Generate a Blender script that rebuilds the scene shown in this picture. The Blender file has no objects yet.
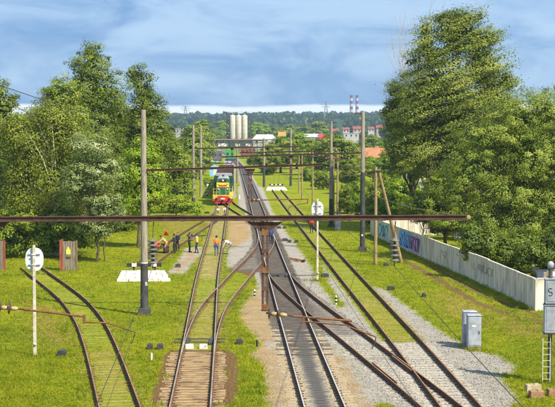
import bpy, bmesh, math, random
import numpy as np
from mathutils import Vector, Matrix

R = math.radians
scene = bpy.context.scene
COL = scene.collection

# ------------------------------------------------------------------ camera
F, CX, CY, HOR, CAMH = 1350.0, 277.5, 203.5, 130.0, 11.0
PITCH = math.atan((CY - HOR) / F)
cam_d = bpy.data.cameras.new('camera')
cam = bpy.data.objects.new('camera', cam_d)
COL.objects.link(cam)
cam.location = (0, 0, CAMH)
cam.rotation_euler = (math.pi / 2 - PITCH, 0, 0)
cam_d.sensor_width = 36.0
cam_d.lens = 36.0 * F / 555.0
cam_d.clip_start = 0.5
cam_d.clip_end = 12000
scene.camera = cam

# ------------------------------------------------------------------ world, sun, exposure
SUN_EL = R(47)
sun_vec = Vector((0.70 * math.cos(SUN_EL), -0.714 * math.cos(SUN_EL), math.sin(SUN_EL)))

w = bpy.data.worlds.new('World')
scene.world = w
w.use_nodes = True
nt = w.node_tree
nt.nodes.clear()


def wn(t, **k):
    n = nt.nodes.new(t)
    for a, b in k.items():
        setattr(n, a, b)
    return n


def wl(a, b):
    nt.links.new(a, b)


def wmath(op, a, b=None, c=None, clamp=False):
    n = wn('ShaderNodeMath', operation=op)
    n.use_clamp = clamp
    for i, v in enumerate((a, b, c)):
        if v is None:
            continue
        if isinstance(v, (int, float)):
            n.inputs[i].default_value = v
        else:
            wl(v, n.inputs[i])
    return n.outputs[0]


def wmix(f, a, b):
    n = wn('ShaderNodeMix', data_type='RGBA')
    if isinstance(f, (int, float)):
        n.inputs[0].default_value = f
    else:
        wl(f, n.inputs[0])
    for i, v in ((6, a), (7, b)):
        if isinstance(v, tuple):
            n.inputs[i].default_value = (*v, 1)
        else:
            wl(v, n.inputs[i])
    return n.outputs[2]


sky = wn('ShaderNodeTexSky', sky_type='NISHITA')
sky.sun_disc = False
sky.sun_elevation = SUN_EL
sky.sun_rotation = math.atan2(sun_vec.x, sun_vec.y)
sky.air_density = 1.0
sky.dust_density = 0.6
tc = wn('ShaderNodeTexCoord')
sep = wn('ShaderNodeSeparateXYZ')
wl(tc.outputs['Generated'], sep.inputs[0])
mp = wn('ShaderNodeMapping')
wl(tc.outputs['Generated'], mp.inputs[0])
mp.inputs['Scale'].default_value = (9.5, 9.5, 25)
mp.inputs['Location'].default_value = (3.1, 0.7, 1.9)
n1 = wn('ShaderNodeTexNoise')
wl(mp.outputs[0], n1.inputs['Vector'])
n1.inputs['Scale'].default_value = 1.0
n1.inputs['Detail'].default_value = 7
n1.inputs['Roughness'].default_value = 0.58
n1.inputs['Distortion'].default_value = 0.6
mp2 = wn('ShaderNodeMapping')
wl(tc.outputs['Generated'], mp2.inputs[0])
mp2.inputs['Scale'].default_value = (14, 14, 30)
n2 = wn('ShaderNodeTexNoise')
wl(mp2.outputs[0], n2.inputs['Vector'])
n2.inputs['Scale'].default_value = 1.0
n2.inputs['Detail'].default_value = 5
z = sep.outputs[2]
# clear gap under the far edge of the cloud deck
edge = wmath('MULTIPLY_ADD', n2.outputs[0], 0.008, 0.0145)
gap = wn('ShaderNodeMapRange', interpolation_type='SMOOTHSTEP')
wl(wmath('SUBTRACT', edge, z), gap.inputs[0])
gap.inputs[1].default_value = -0.0012
gap.inputs[2].default_value = 0.0016
# pale streaks in the cloud deck, more of them higher up
streak = wn('ShaderNodeMapRange', interpolation_type='SMOOTHSTEP')
wl(wmath('MULTIPLY_ADD', z, 2.6, n1.outputs[0]), streak.inputs[0])
streak.inputs[1].default_value = 0.47
streak.inputs[2].default_value = 0.82
deck = wmix(streak.outputs[0], (0.95, 2.55, 5.6), (4.1, 5.8, 8.2))
cloud = wmix(gap.outputs[0], deck, (10.0, 10.4, 10.9))
final = wmix(0.86, sky.outputs[0], cloud)
bg = wn('ShaderNodeBackground')
bg.inputs['Strength'].default_value = 0.070
wl(final, bg.inputs['Color'])
wo = wn('ShaderNodeOutputWorld')
wl(bg.outputs[0], wo.inputs['Surface'])

sl = bpy.data.lights.new('sun', 'SUN')
sl.energy = 5.0
sl.angle = R(0.53)
sl.color = (1.0, 0.93, 0.80)
so = bpy.data.objects.new('sun', sl)
COL.objects.link(so)
so.rotation_euler = sun_vec.to_track_quat('Z', 'Y').to_euler()
so.location = (60, -40, 90)

vs = scene.view_settings
vs.view_transform = 'Standard'
vs.look = 'None'
vs.gamma = 1.0
vs.use_curve_mapping = False
vs.exposure = 0.80

# ------------------------------------------------------------------ pixel helpers (555 x 407 photo pixels)
FWD = Vector((0, math.cos(PITCH), -math.sin(PITCH)))
UP = Vector((0, math.sin(PITCH), math.cos(PITCH)))
RT = Vector((1, 0, 0))
CO = Vector((0, 0, CAMH))


def ray(x, y):
    return FWD + RT * ((x - CX) / F) + UP * (-(y - CY) / F)


def G(x, y, zz=0.0):
    d = ray(x, y)
    t = (zz - CAMH) / d.z
    return CO + d * t


def at(x, y, Y):
    d = ray(x, y)
    return CO + d * (Y / d.y)


def ppm(Y):
    return F / Y

# ------------------------------------------------------------------ materials


def new_mat(name):
    m = bpy.data.materials.new(name)
    m.use_nodes = True
    t = m.node_tree
    for n in list(t.nodes):
        if n.type not in ('BSDF_PRINCIPLED', 'OUTPUT_MATERIAL'):
            t.nodes.remove(n)
    p = next(n for n in t.nodes if n.type == 'BSDF_PRINCIPLED')
    return m, t, p


def noise_node(t, scale, detail=4, rough=0.55, coords='Object', stretch=None, dist=0.0):
    if coords == 'POS':
        c = t.nodes.new('ShaderNodeNewGeometry')
        out = c.outputs['Position']
    else:
        c = t.nodes.new('ShaderNodeTexCoord')
        out = c.outputs[coords]
    if stretch:
        mpn = t.nodes.new('ShaderNodeMapping')
        mpn.inputs['Scale'].default_value = stretch
        t.links.new(out, mpn.inputs[0])
        out = mpn.outputs[0]
    n = t.nodes.new('ShaderNodeTexNoise')
    n.inputs['Scale'].default_value = scale
    n.inputs['Detail'].default_value = detail
    n.inputs['Roughness'].default_value = rough
    n.inputs['Distortion'].default_value = dist
    t.links.new(out, n.inputs['Vector'])
    return n


def ramp(t, src, stops):
    r = t.nodes.new('ShaderNodeValToRGB')
    e = r.color_ramp.elements
    while len(e) < len(stops):
        e.new(0.5)
    for i, (p, c) in enumerate(stops):
        e[i].position = p
        e[i].color = (*c, 1)
    t.links.new(src, r.inputs[0])
    return r.outputs[0]


def mixc(t, f, a, b, mode='MIX'):
    n = t.nodes.new('ShaderNodeMix')
    n.data_type = 'RGBA'
    n.blend_type = mode
    if isinstance(f, (int, float)):
        n.inputs[0].default_value = f
    else:
        t.links.new(f, n.inputs[0])
    for i, v in ((6, a), (7, b)):
        if isinstance(v, tuple):
            n.inputs[i].default_value = (*v, 1)
        else:
            t.links.new(v, n.inputs[i])
    return n.outputs[2]


def math_node(t, op, a, b=None, clamp=False):
    n = t.nodes.new('ShaderNodeMath')
    n.operation = op
    n.use_clamp = clamp
    for i, v in enumerate((a, b)):
        if v is None:
            continue
        if isinstance(v, (int, float)):
            n.inputs[i].default_value = v
        else:
            t.links.new(v, n.inputs[i])
    return n.outputs[0]


def maprange(t, v, a, b, smooth=True):
    n = t.nodes.new('ShaderNodeMapRange')
    if smooth:
        n.interpolation_type = 'SMOOTHSTEP'
    t.links.new(v, n.inputs[0])
    n.inputs[1].default_value = a
    n.inputs[2].default_value = b
    return n.outputs[0]


def bump(t, p, src, strength, dist=0.02):
    b = t.nodes.new('ShaderNodeBump')
    b.inputs['Strength'].default_value = strength
    b.inputs['Distance'].default_value = dist
    t.links.new(src, b.inputs['Height'])
    t.links.new(b.outputs[0], p.inputs['Normal'])


_M = {}


def M(name, c1, c2=None, scale=6.0, rough=0.75, metal=0.0, bmp=0.0, lo=0.35, hi=0.65, stretch=None, spec=0.3, dist=0.02):
    if name in _M:
        return _M[name]
    m, t, p = new_mat(name)
    p.inputs['Roughness'].default_value = rough
    p.inputs['Metallic'].default_value = metal
    p.inputs['Specular IOR Level'].default_value = spec
    if c2 is None:
        c2 = tuple(v * 0.72 for v in c1)
    n = noise_node(t, scale, 5, 0.6, 'POS', stretch=stretch)
    t.links.new(ramp(t, n.outputs[0], [(lo, c2), (hi, c1)]), p.inputs['Base Color'])
    if bmp:
        bump(t, p, n.outputs[0], bmp, dist)
    _M[name] = m
    return m


def leaf_mat(name, dark, mid, light, trans=0.35, edge=0.5):
    if name in _M:
        return _M[name]
    m, t, p = new_mat(name)
    a = t.nodes.new('ShaderNodeAttribute')
    a.attribute_name = 'tint'
    c = ramp(t, a.outputs['Fac'], [(0.0, dark), (edge, mid), (1.0, light)])
    t.links.new(c, p.inputs['Base Color'])
    p.inputs['Roughness'].default_value = 0.5
    p.inputs['Specular IOR Level'].default_value = 0.25
    tr = t.nodes.new('ShaderNodeBsdfTranslucent')
    tcx = mixc(t, 0.5, c, (0.30, 0.40, 0.02), 'MIX')
    t.links.new(tcx, tr.inputs['Color'])
    mx = t.nodes.new('ShaderNodeMixShader')
    mx.inputs[0].default_value = trans
    t.links.new(p.outputs[0], mx.inputs[1])
    t.links.new(tr.outputs[0], mx.inputs[2])
    o = next(n for n in t.nodes if n.type == 'OUTPUT_MATERIAL')
    t.links.new(mx.outputs[0], o.inputs['Surface'])
    _M[name] = m
    return m

# ------------------------------------------------------------------ mesh builder


class MB:
    def __init__(self):
        self.v = []
        self.f = []
        self.m = []
        self.s = []

    def add(self, vs_, fs, mi=0, smooth=False):
        o = len(self.v)
        self.v.extend([tuple(q) for q in vs_])
        for fc in fs:
            self.f.append(tuple(i + o for i in fc))
            self.m.append(mi)
            self.s.append(smooth)
        return self

    def box(self, c, s, mi=0, rot=None, taper=1.0):
        hx, hy, hz = s[0] / 2, s[1] / 2, s[2] / 2
        p = []
        for zz, k in ((-hz, 1.0), (hz, taper)):
            for x, y in ((-hx, -hy), (hx, -hy), (hx, hy), (-hx, hy)):
                p.append(Vector((x * k, y * k, zz)))
        if rot is not None:
            p = [rot @ q for q in p]
        c = Vector(c)
        self.add([q + c for q in p], [(0, 3, 2, 1), (4, 5, 6, 7), (0, 1, 5, 4), (1, 2, 6, 5), (2, 3, 7, 6), (3, 0, 4, 7)], mi)
        return self

    def bar(self, a, b, w_, h_=None, mi=0):
        h_ = h_ or w_
        a = Vector(a)
        b = Vector(b)
        d = (b - a)
        q = d.to_track_quat('Z', 'Y').to_matrix()
        return self.box((a + b) / 2, (w_, h_, d.length), mi, q)

    def tube(self, pts, rad, n=8, mi=0, caps=True, smooth=True):
        pts = [Vector(p) for p in pts]
        if isinstance(rad, (int, float)):
            rad = [rad] * len(pts)
        rings = []
        ref = None
        for i, p in enumerate(pts):
            if i == 0:
                d = pts[1] - pts[0]
            elif i == len(pts) - 1:
                d = pts[-1] - pts[-2]
            else:
                d = pts[i + 1] - pts[i - 1]
            d.normalize()
            if ref is None:
                ref = Vector((1, 0, 0)) if abs(d.x) < 0.8 else Vector((0, 1, 0))
            u = (ref - d * ref.dot(d)).normalized()
            v = d.cross(u)
            ref = u
            rings.append([p + (u * math.cos(2 * math.pi * k / n) + v * math.sin(2 * math.pi * k / n)) * rad[i] for k in range(n)])
        vv = [q for r in rings for q in r]
        ff = []
        for i in range(len(rings) - 1):
            for k in range(n):
                ff.append((i * n + k, i * n + (k + 1) % n, (i + 1) * n + (k + 1) % n, (i + 1) * n + k))
        self.add(vv, ff, mi, smooth)
        if caps:
            self.add(rings[0], [tuple(reversed(range(n)))], mi)
            self.add(rings[-1], [tuple(range(n))], mi)
        return self

    def lathe(self, prof, n=16, c=(0, 0, 0), axis='Z', mi=0, smooth=True):
        c = Vector(c)
        vv = []
        for r, h in prof:
            for k in range(n):
                a = 2 * math.pi * k / n
                if axis == 'Z':
                    q = Vector((r * math.cos(a), r * math.sin(a), h))
                elif axis == 'X':
                    q = Vector((h, r * math.cos(a), r * math.sin(a)))
                else:
                    q = Vector((r * math.sin(a), h, r * math.cos(a)))
                vv.append(q + c)
        ff = []
        for i in range(len(prof) - 1):
            for k in range(n):
                ff.append((i * n + k, i * n + (k + 1) % n, (i + 1) * n + (k + 1) % n, (i + 1) * n + k))
        ff.append(tuple(reversed(range(n))))
        ff.append(tuple(range((len(prof) - 1) * n, len(prof) * n)))
        return self.add(vv, ff, mi, smooth)

    def prism(self, poly, y0, y1, mi=0):
        """poly in x,z extruded along y"""
        n = len(poly)
        vv = [(x, y0, zz) for x, zz in poly] + [(x, y1, zz) for x, zz in poly]
        ff = [tuple(range(n)), tuple(reversed(range(n, 2 * n)))]
        for i in range(n):
            j = (i + 1) % n
            ff.append((i, i + n, j + n, j))
        return self.add(vv, ff, mi)

    def prism_x(self, poly, x0, x1, mi=0):
        """poly in y,z extruded along x"""
        n = len(poly)
        vv = [(x0, y, zz) for y, zz in poly] + [(x1, y, zz) for y, zz in poly]
        ff = [tuple(reversed(range(n))), tuple(range(n, 2 * n))]
        for i in range(n):
            j = (i + 1) % n
            ff.append((i, j, j + n, i + n))
        return self.add(vv, ff, mi)

    def mesh(self, name, mats):
        me = bpy.data.meshes.new(name)
        me.from_pydata(self.v, [], self.f)
        if not isinstance(mats, (list, tuple)):
            mats = [mats]
        for m in mats:
            me.materials.append(m)
        me.polygons.foreach_set('material_index', self.m)
        me.polygons.foreach_set('use_smooth', self.s)
        bm = bmesh.new()
        bm.from_mesh(me)
        bmesh.ops.recalc_face_normals(bm, faces=bm.faces)
        bm.to_mesh(me)
        bm.free()
        me.update()
        return me

    def build(self, name, mats, parent=None, bevel=0.0):
        me = self.mesh(name, mats)
        o = bpy.data.objects.new(name, me)
        COL.objects.link(o)
        if parent is not None:
            o.parent = parent
        if bevel:
            b = o.modifiers.new('bevel', 'BEVEL')
            b.width = bevel
            b.segments = 2
            b.limit_method = 'ANGLE'
        return o


def tag(o, label=None, cat=None, group=None, kind=None):
    if label:
        o['label'] = label
    if cat:
        o['category'] = cat
    if group:
        o['group'] = group
    if kind:
        o['kind'] = kind
    return o


def thing(name, label, cat, loc=(0, 0, 0), rz=0.0, group=None):
    o = bpy.data.objects.new(name, None)
    o.empty_display_size = 0.3
    COL.objects.link(o)
    o.location = loc
    o.rotation_euler = (0, 0, rz)
    return tag(o, label, cat, group)


def copy_tree(o, parent=None):
    c = o.copy()
    COL.objects.link(c)
    c.parent = parent
    for ch in [q for q in bpy.data.objects if q.parent == o]:
        copy_tree(ch, c)
    return c


def np_mesh(name, verts, tris_or_quads, mats, attrs=None, mat_idx=None, smooth=False):
    """verts (n,3), faces (m,k) numpy"""
    k = tris_or_quads.shape[1]
    nf = tris_or_quads.shape[0]
    me = bpy.data.meshes.new(name)
    me.vertices.add(len(verts))
    me.vertices.foreach_set('co', verts.astype(np.float32).ravel())
    me.loops.add(nf * k)
    me.loops.foreach_set('vertex_index', tris_or_quads.astype(np.int32).ravel())
    me.polygons.add(nf)
    me.polygons.foreach_set('loop_start', np.arange(0, nf * k, k, dtype=np.int32))
    me.polygons.foreach_set('loop_total', np.full(nf, k, dtype=np.int32))
    if smooth:
        me.polygons.foreach_set('use_smooth', np.ones(nf, dtype=bool))
    for m in (mats if isinstance(mats, (list, tuple)) else [mats]):
        me.materials.append(m)
    if mat_idx is not None:
        me.polygons.foreach_set('material_index', mat_idx.astype(np.int32))
    for an, av in (attrs or {}).items():
        a = me.attributes.new(an, 'FLOAT', 'POINT')
        a.data.foreach_set('value', av.astype(np.float32))
    me.update()
    me.validate()
    return me


def link_mesh(name, me, parent=None, loc=(0, 0, 0)):
    o = bpy.data.objects.new(name, me)
    COL.objects.link(o)
    o.location = loc
    if parent is not None:
        o.parent = parent
    return o
# ------------------------------------------------------------------ track centre lines, X as a function of Y (metres)


class Line:
    def __init__(self, tab, sig=4.0):
        tab = sorted(tab)
        self.y0, self.y1 = tab[0][0], tab[-1][0]
        ys = np.array([p[0] for p in tab])
        xs = np.array([p[1] for p in tab])
        g = np.arange(self.y0 - 80, self.y1 + 80, 0.5)
        s0 = (xs[1] - xs[0]) / (ys[1] - ys[0])
        s1 = (xs[-1] - xs[-2]) / (ys[-1] - ys[-2])
        v = np.interp(g, ys, xs)
        v = np.where(g < ys[0], xs[0] + (g - ys[0]) * s0, v)
        v = np.where(g > ys[-1], xs[-1] + (g - ys[-1]) * s1, v)
        k = np.exp(-0.5 * (np.arange(-40, 41) * 0.5 / sig) ** 2)
        k /= k.sum()
        vs2 = np.convolve(np.pad(v, 40, mode='reflect', reflect_type='odd'), k, mode='valid')
        self.g, self.v = g, vs2

    def __call__(self, Y):
        return np.interp(Y, self.g, self.v)

    def dirn(self, Y):
        d = (self(Y + 0.5) - self(Y - 0.5))
        n = math.hypot(d, 1.0)
        return d / n, 1.0 / n


def gx(x, y):
    p = G(x, y, 0.15)
    return (p.y, p.x)


def rails_tab(left, right):
    l = np.array(sorted(gx(*p) for p in left))
    r = np.array(sorted(gx(*p) for p in right))
    lo, hi = max(l[0, 0], r[0, 0]), min(l[-1, 0], r[-1, 0])
    ys = np.linspace(lo, hi, 14)
    c = (np.interp(ys, l[:, 0], l[:, 1]) + np.interp(ys, r[:, 0], r[:, 1])) / 2
    return list(zip(ys, c))


T1 = Line(rails_tab([(98.6, 402.7), (90.5, 362), (81, 335), (71.6, 313.5), (60.5, 299), (50, 289.4), (38, 280.8), (31, 275.6)],
                    [(137.8, 402.7), (123, 365), (108, 325.7), (94.6, 309.5), (86.2, 299.9), (75.7, 292.8), (63.7, 284), (47.3, 272)]), 3)
T2 = Line([(54.6, -3.5), (67.5, -3.96), (99, -5.2), (135, -6.2), (156, -6.85), (198, -8.0), (260, -10), (371, -13.6), (480, -17)], 8)
T3 = Line([(54.6, 1.76), (78.2, .90), (102.4, .05), (118.8, -.53), (148.5, -1.5), (212, -3.7), (297, -6.7), (371, -9.4), (495, -15.7), (675, -27)], 8)
T4 = Line([(54.6, 7.1), (69.7, 6.6), (84.9, 5.95), (148.5, 3.43), (200, 1.5), (250, -.3)], 8)
T5 = Line([(107, -10.75), (115, -10.55), (126, -10.05), (147, -9.0), (161, -8.1), (178, -7.45)], 4)
T6 = Line([(148, -1.5), (155, -1.85), (163, -2.75), (172, -3.9), (185, -5.6), (198, -7.1), (212, -8.2), (222, -8.75)], 4)
C23 = Line([(58, -3.63), (64, -3.83), (70, -4.0), (77.6, -4.05), (82.3, -3.93), (87, -3.7), (92.4, -3.3), (101.2, -2.75), (113.4, -1.83), (122, -1.33), (128, -1.12), (135, -1.1), (142, -1.28), (150, -1.55)], 2.5)
C34 = Line([(40, 7.66), (48, 6.95), (54.4, 6.2), (57.6, 5.75), (61.9, 5.15), (67, 4.45), (74, 3.45), (81.3, 2.38), (88, 1.5), (92, .99), (97, .45), (102.5, .05), (112, -.28)], 2.5)

# ------------------------------------------------------------------ ground cover masks


def poly_sd(P, poly):
    """signed distance, positive inside; P (n,2)"""
    poly = np.array(poly)
    n = len(poly)
    d = np.full(len(P), 1e9)
    ins = np.zeros(len(P), bool)
    for i in range(n):
        a, b = poly[i], poly[(i + 1) % n]
        ab = b - a
        t = np.clip(((P - a) @ ab) / (ab @ ab), 0, 1)
        q = a + t[:, None] * ab
        d = np.minimum(d, np.hypot(*(P - q).T))
        c = ((a[1] > P[:, 1]) != (b[1] > P[:, 1]))
        with np.errstate(divide='ignore', invalid='ignore'):
            xi = (b[0] - a[0]) * (P[:, 1] - a[1]) / (b[1] - a[1] + 1e-12) + a[0]
        ins ^= c & (P[:, 0] < xi)
    return np.where(ins, d, -d)


def line_d(P, pts):
    pts = np.array(pts)
    d = np.full(len(P), 1e9)
    for a, b in zip(pts[:-1], pts[1:]):
        ab = b - a
        t = np.clip(((P - a) @ ab) / (ab @ ab), 0, 1)
        d = np.minimum(d, np.hypot(*(P - (a + t[:, None] * ab)).T))
    return d


def W(poly):
    out = []
    for x, y in poly:
        g = G(x, y)
        out.append((g.x, g.y))
    return out


GRAVEL = [W(p) for p in (
    [(425, 404), (392, 345), (374, 306), (362, 288), (372, 286), (386, 290), (404, 304), (428, 322), (445, 334), (460, 344), (480, 353), (493, 360), (505, 382), (520, 404)],
    [(470, 349), (500, 356), (516, 366), (512, 374), (492, 371), (486, 366), (478, 364), (488, 375), (470, 372)],
    [(319, 256), (330, 262), (345, 284), (365, 310), (395, 345), (440, 404), (360, 404), (340, 354), (322, 332), (308, 312), (332, 312), (345, 306), (330, 285)],
    [(266, 205), (275, 215), (286, 232), (296, 245), (308, 262), (320, 285), (334, 302), (322, 305), (305, 292), (292, 278), (283, 258), (272, 238), (260, 212)],
    [(243, 243), (257, 235), (259, 247), (250, 260), (237, 272), (227, 266), (228, 250)],
    [(238, 186), (246, 186), (253, 210), (239, 210)],
    [(256, 186), (262, 186), (272, 210), (260, 210)],
    [(186, 248), (203, 246), (200, 256), (192, 262), (184, 274), (168, 274), (176, 264), (182, 256)],
)]
SAND = [W(p) for p in (
    [(262, 404), (270, 384), (266, 368), (250, 354), (262, 345), (246, 326), (239, 312), (249, 298), (261, 283), (271, 278), (276, 305), (284, 335), (293, 370), (300, 404)],
    [(341, 404), (328, 360), (325, 345), (335, 350), (350, 375), (363, 404)],
    [(229, 215), (240, 213), (250, 222), (256, 232), (251, 241), (238, 246), (228, 252), (227, 235)],
    [(168, 274), (184, 274), (200, 256), (203, 246), (186, 248)],
)]
DIRT = [W(p) for p in (
    [(148, 404), (158, 378), (163, 357), (171, 350), (232, 350), (238, 358), (239, 380), (236, 404)],
    [(236, 272), (249, 259), (262, 250), (262, 264), (252, 277)],
)]
PATHS = [(W([(398, 258), (420, 269), (445, 284), (480, 304), (510, 315), (545, 322)]), 0.55),
         (W([(425, 262), (450, 277), (485, 296), (540, 316)]), 0.4)]
DRY = [W(p) for p in (
    [(430, 290), (470, 298), (492, 312), (482, 328), (445, 316)],
    [(500, 318), (545, 325), (540, 340), (505, 335)],
    [(20, 300), (60, 310), (70, 345), (45, 350)],
    [(150, 215), (175, 235), (200, 228), (180, 214)],
    [(395, 230), (430, 250), (440, 262), (400, 250)],
    [(330, 205), (372, 210), (372, 222), (340, 220)],
    [(190, 300), (225, 300), (225, 345), (185, 345)],
    [(85, 350), (120, 350), (135, 404), (100, 404)],
    [(370, 295), (420, 343), (395, 343), (355, 295)],
)]


def sm(a, lo, hi):
    t = np.clip((a - lo) / (hi - lo), 0, 1)
    return t * t * (3 - 2 * t)


def masks(P):
    X, Y = P[:, 0], P[:, 1]
    near = (Y > 15) & (Y < 760) & (np.abs(X) < 80)
    g = np.zeros(len(P))
    s = np.zeros(len(P))
    d = np.zeros(len(P))
    k = np.zeros(len(P))
    dry = np.zeros(len(P))
    i = np.where(near)[0]
    Q = P[i]
    x, y = Q[:, 0], Q[:, 1]
    gg = np.zeros(len(i))
    ss = np.zeros(len(i))
    dd = np.zeros(len(i))
    for p in GRAVEL:
        gg = np.maximum(gg, np.clip(0.5 + poly_sd(Q, p) / 1.6, 0, 1))
    for p in SAND:
        ss = np.maximum(ss, np.clip(0.5 + poly_sd(Q, p) / 1.6, 0, 1))
    for p in DIRT:
        dd = np.maximum(dd, np.clip(0.5 + poly_sd(Q, p) / 0.9, 0, 1))
    for p, wd in PATHS:
        dd = np.maximum(dd, 0.62 * np.clip(1 - line_d(Q, p) / (wd * 2), 0, 1) + 0.1)
    ry = np.zeros(len(i))
    for p in DRY:
        ry = np.maximum(ry, np.clip(0.5 + poly_sd(Q, p) / 4, 0, 1))
    # ballast of the main line and of the crossovers
    d3 = np.abs(x - T3(y))
    gg = np.maximum(gg, np.clip(0.5 + (1.75 - d3) / 0.8, 0, 1) * (y < 720))
    dk = np.clip(0.5 + (0.66 - d3) / 0.5, 0, 1) * sm(y, 57, 72) * (y < 720)
    dk = np.maximum(dk, np.clip(0.5 + (0.30 - d3) / 0.6, 0, 1) * (y < 72))
    dk = np.maximum(dk, 0.66 * np.clip(0.5 + (1.5 - d3) / 0.5, 0, 1) * sm(y, 66, 80) * (y < 720))
    c34 = np.abs(x - C34(y))
    m34 = np.clip(0.5 + (1.7 - c34) / 0.8, 0, 1) * (y < 100) * (y > 30)
    gg = np.maximum(gg, m34)
    dk = np.maximum(dk, 0.5 * np.clip(0.5 + (0.5 - c34) / 0.5, 0, 1) * (1 - sm(y, 98, 106)) * sm(y, 56, 78))
    c23 = np.abs(x - C23(y))
    gg = np.maximum(gg, np.clip(0.5 + (1.3 - c23) / 0.8, 0, 1) * (y < 150) * (y > 106))
    t4 = x - T4(y)
    gg = np.maximum(gg, np.clip(0.5 + (2.2 - np.abs(t4)) / 0.8, 0, 1) * (y < 69.6))
    side3 = np.clip(0.5 + (2.15 - d3) / 0.9, 0, 1) * np.clip(0.5 + (d3 - 0.5) / 0.4, 0, 1) * (1 - sm(y, 62, 76))
    ss = np.maximum(ss, side3)
    # grass growing between the rails of the right-hand track
    keep = 1 - np.clip(0.5 + (1.05 - np.abs(t4)) / 0.4, 0, 1) * sm(y, 69, 70.2)
    gg = gg * keep
    ss = ss * keep
    dk = dk * keep
    t5 = np.abs(x - T5(y))
    dd = np.maximum(dd, 0.5 * np.clip(0.5 + (0.7 - t5) / 0.8, 0, 1) * (y > 107) * (y < 176))
    t2 = np.abs(x - T2(y))
    ss = np.maximum(ss, 0.52 * np.clip(0.5 + (1.2 - t2) / 0.8, 0, 1) * (y > 100) * (y < 230))
    gg = np.maximum(gg, 0.9 * np.clip(0.5 + (1.9 - t2) / 0.8, 0, 1) * (y >= 215) * (y < 480))
    gg = np.where(ss > 0.5, np.minimum(gg, 1.0 - 0.6 * ss), gg)
    g[i], s[i], d[i], k[i], dry[i] = gg, ss, dd, dk, ry
    return g, s, d, k, dry


def terrain(X, Y):
    r = np.hypot(X * 1.25, Y)
    far = sm(r, 900, 2700) * 30 + sm(r, 350, 1000) * 0.0
    wav = 3.0 * np.sin(X * 0.004 + 1.0) * sm(r, 1500, 2800)
    return far + wav


# ------------------------------------------------------------------ ground sheet
def axis(fine0, fine1, step, lo, hi, grow=1.18):
    mid = list(np.arange(fine0, fine1 + 1e-6, step))
    up, s, v = [], step, fine1
    while v < hi:
        s = min(s * grow, 90)
        v = min(v + s, hi)
        up.append(v)
    dn, s, v = [], step, fine0
    while v > lo:
        s = min(s * grow, 90)
        v = max(v - s, lo)
        dn.append(v)
    return np.array(dn[::-1] + mid + up)


gxs = axis(-18, 22, 0.25, -1900, 1900)
gys = axis(48, 150, 0.30, -60, 3900, 1.06)
XX, YY = np.meshgrid(gxs, gys)
gp = np.stack([XX.ravel(), YY.ravel()], 1)
gm = masks(gp)
rng = np.random.default_rng(5)
gz = terrain(gp[:, 0], gp[:, 1])


def lump(x, y):
    return (np.sin(x * 0.9 + 1.3 * np.sin(y * 0.31)) * np.sin(y * 0.47 + x * 0.2) * 0.5 + np.sin(x * 2.3 + y * 1.1) * 0.25 * np.sin(y * 1.7))


trk = np.full(len(gp), 1e9)
for T in (T1, T2, T3, T4, T5, T6, C23, C34):
    on = (gp[:, 1] > T.y0 - 30) & (gp[:, 1] < T.y1 + 3)
    trk = np.where(on, np.minimum(trk, np.abs(gp[:, 0] - T(gp[:, 1]))), trk)


def relief(P, trk_):
    a = sm(trk_, 1.6, 4.5) * (np.abs(P[:, 0]) < 60) * (P[:, 1] < 200)
    return lump(P[:, 0], P[:, 1]) * 0.06 * a


gz = gz + relief(gp, trk)
nx, ny = len(gxs), len(gys)
ii = np.arange((ny - 1) * (nx - 1))
r0 = (ii // (nx - 1)) * nx + ii % (nx - 1)
gf = np.stack([r0, r0 + 1, r0 + nx + 1, r0 + nx], 1)

gmat, t, p = new_mat('grass_and_gravel_ground')
big = noise_node(t, 0.09, 4, 0.6)
mid_n = noise_node(t, 0.8, 5, 0.65)
fine = noise_node(t, 9.0, 4, 0.7)
vfine = noise_node(t, 26.0, 3, 0.7)


def attr(t, name):
    a = t.nodes.new('ShaderNodeAttribute')
    a.attribute_name = name
    return a.outputs['Fac']


def grass_colour(t):
    bigg = noise_node(t, 0.10, 4, 0.6)
    midg = noise_node(t, 0.9, 5, 0.65)
    fing = noise_node(t, 11.0, 3, 0.7)
    c = ramp(t, bigg.outputs[0], [(0.33, (0.120, 0.180, 0.005)), (0.52, (0.225, 0.262, 0.006)), (0.70, (0.335, 0.315, 0.014))])
    c2 = ramp(t, midg.outputs[0], [(0.30, (0.080, 0.125, 0.005)), (0.48, (0.220, 0.262, 0.006)), (0.66, (0.350, 0.315, 0.020))])
    c = mixc(t, 0.55, c, c2)
    c3 = ramp(t, fing.outputs[0], [(0.3, (0.62, 0.66, 0.6)), (0.7, (1.22, 1.18, 1.15))])
    c = mixc(t, 1.0, c, c3, 'MULTIPLY')
    return mixc(t, 1.0, c, (0.92, 0.93, 0.9), 'MULTIPLY')


grass_c = grass_colour(t)
dryc = ramp(t, mid_n.outputs[0], [(0.35, (0.20, 0.18, 0.02)), (0.7, (0.32, 0.22, 0.06))])


def edge_fac(a, amp=0.75, w_=0.09):
    s1 = math_node(t, 'SUBTRACT', mid_n.outputs[0], 0.5)
    s2 = math_node(t, 'SUBTRACT', fine.outputs[0], 0.5)
    v = math_node(t, 'ADD', a, math_node(t, 'MULTIPLY', s1, amp))
    v = math_node(t, 'ADD', v, math_node(t, 'MULTIPLY', s2, amp))
    return maprange(t, v, 0.5 - w_, 0.5 + w_)


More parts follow.
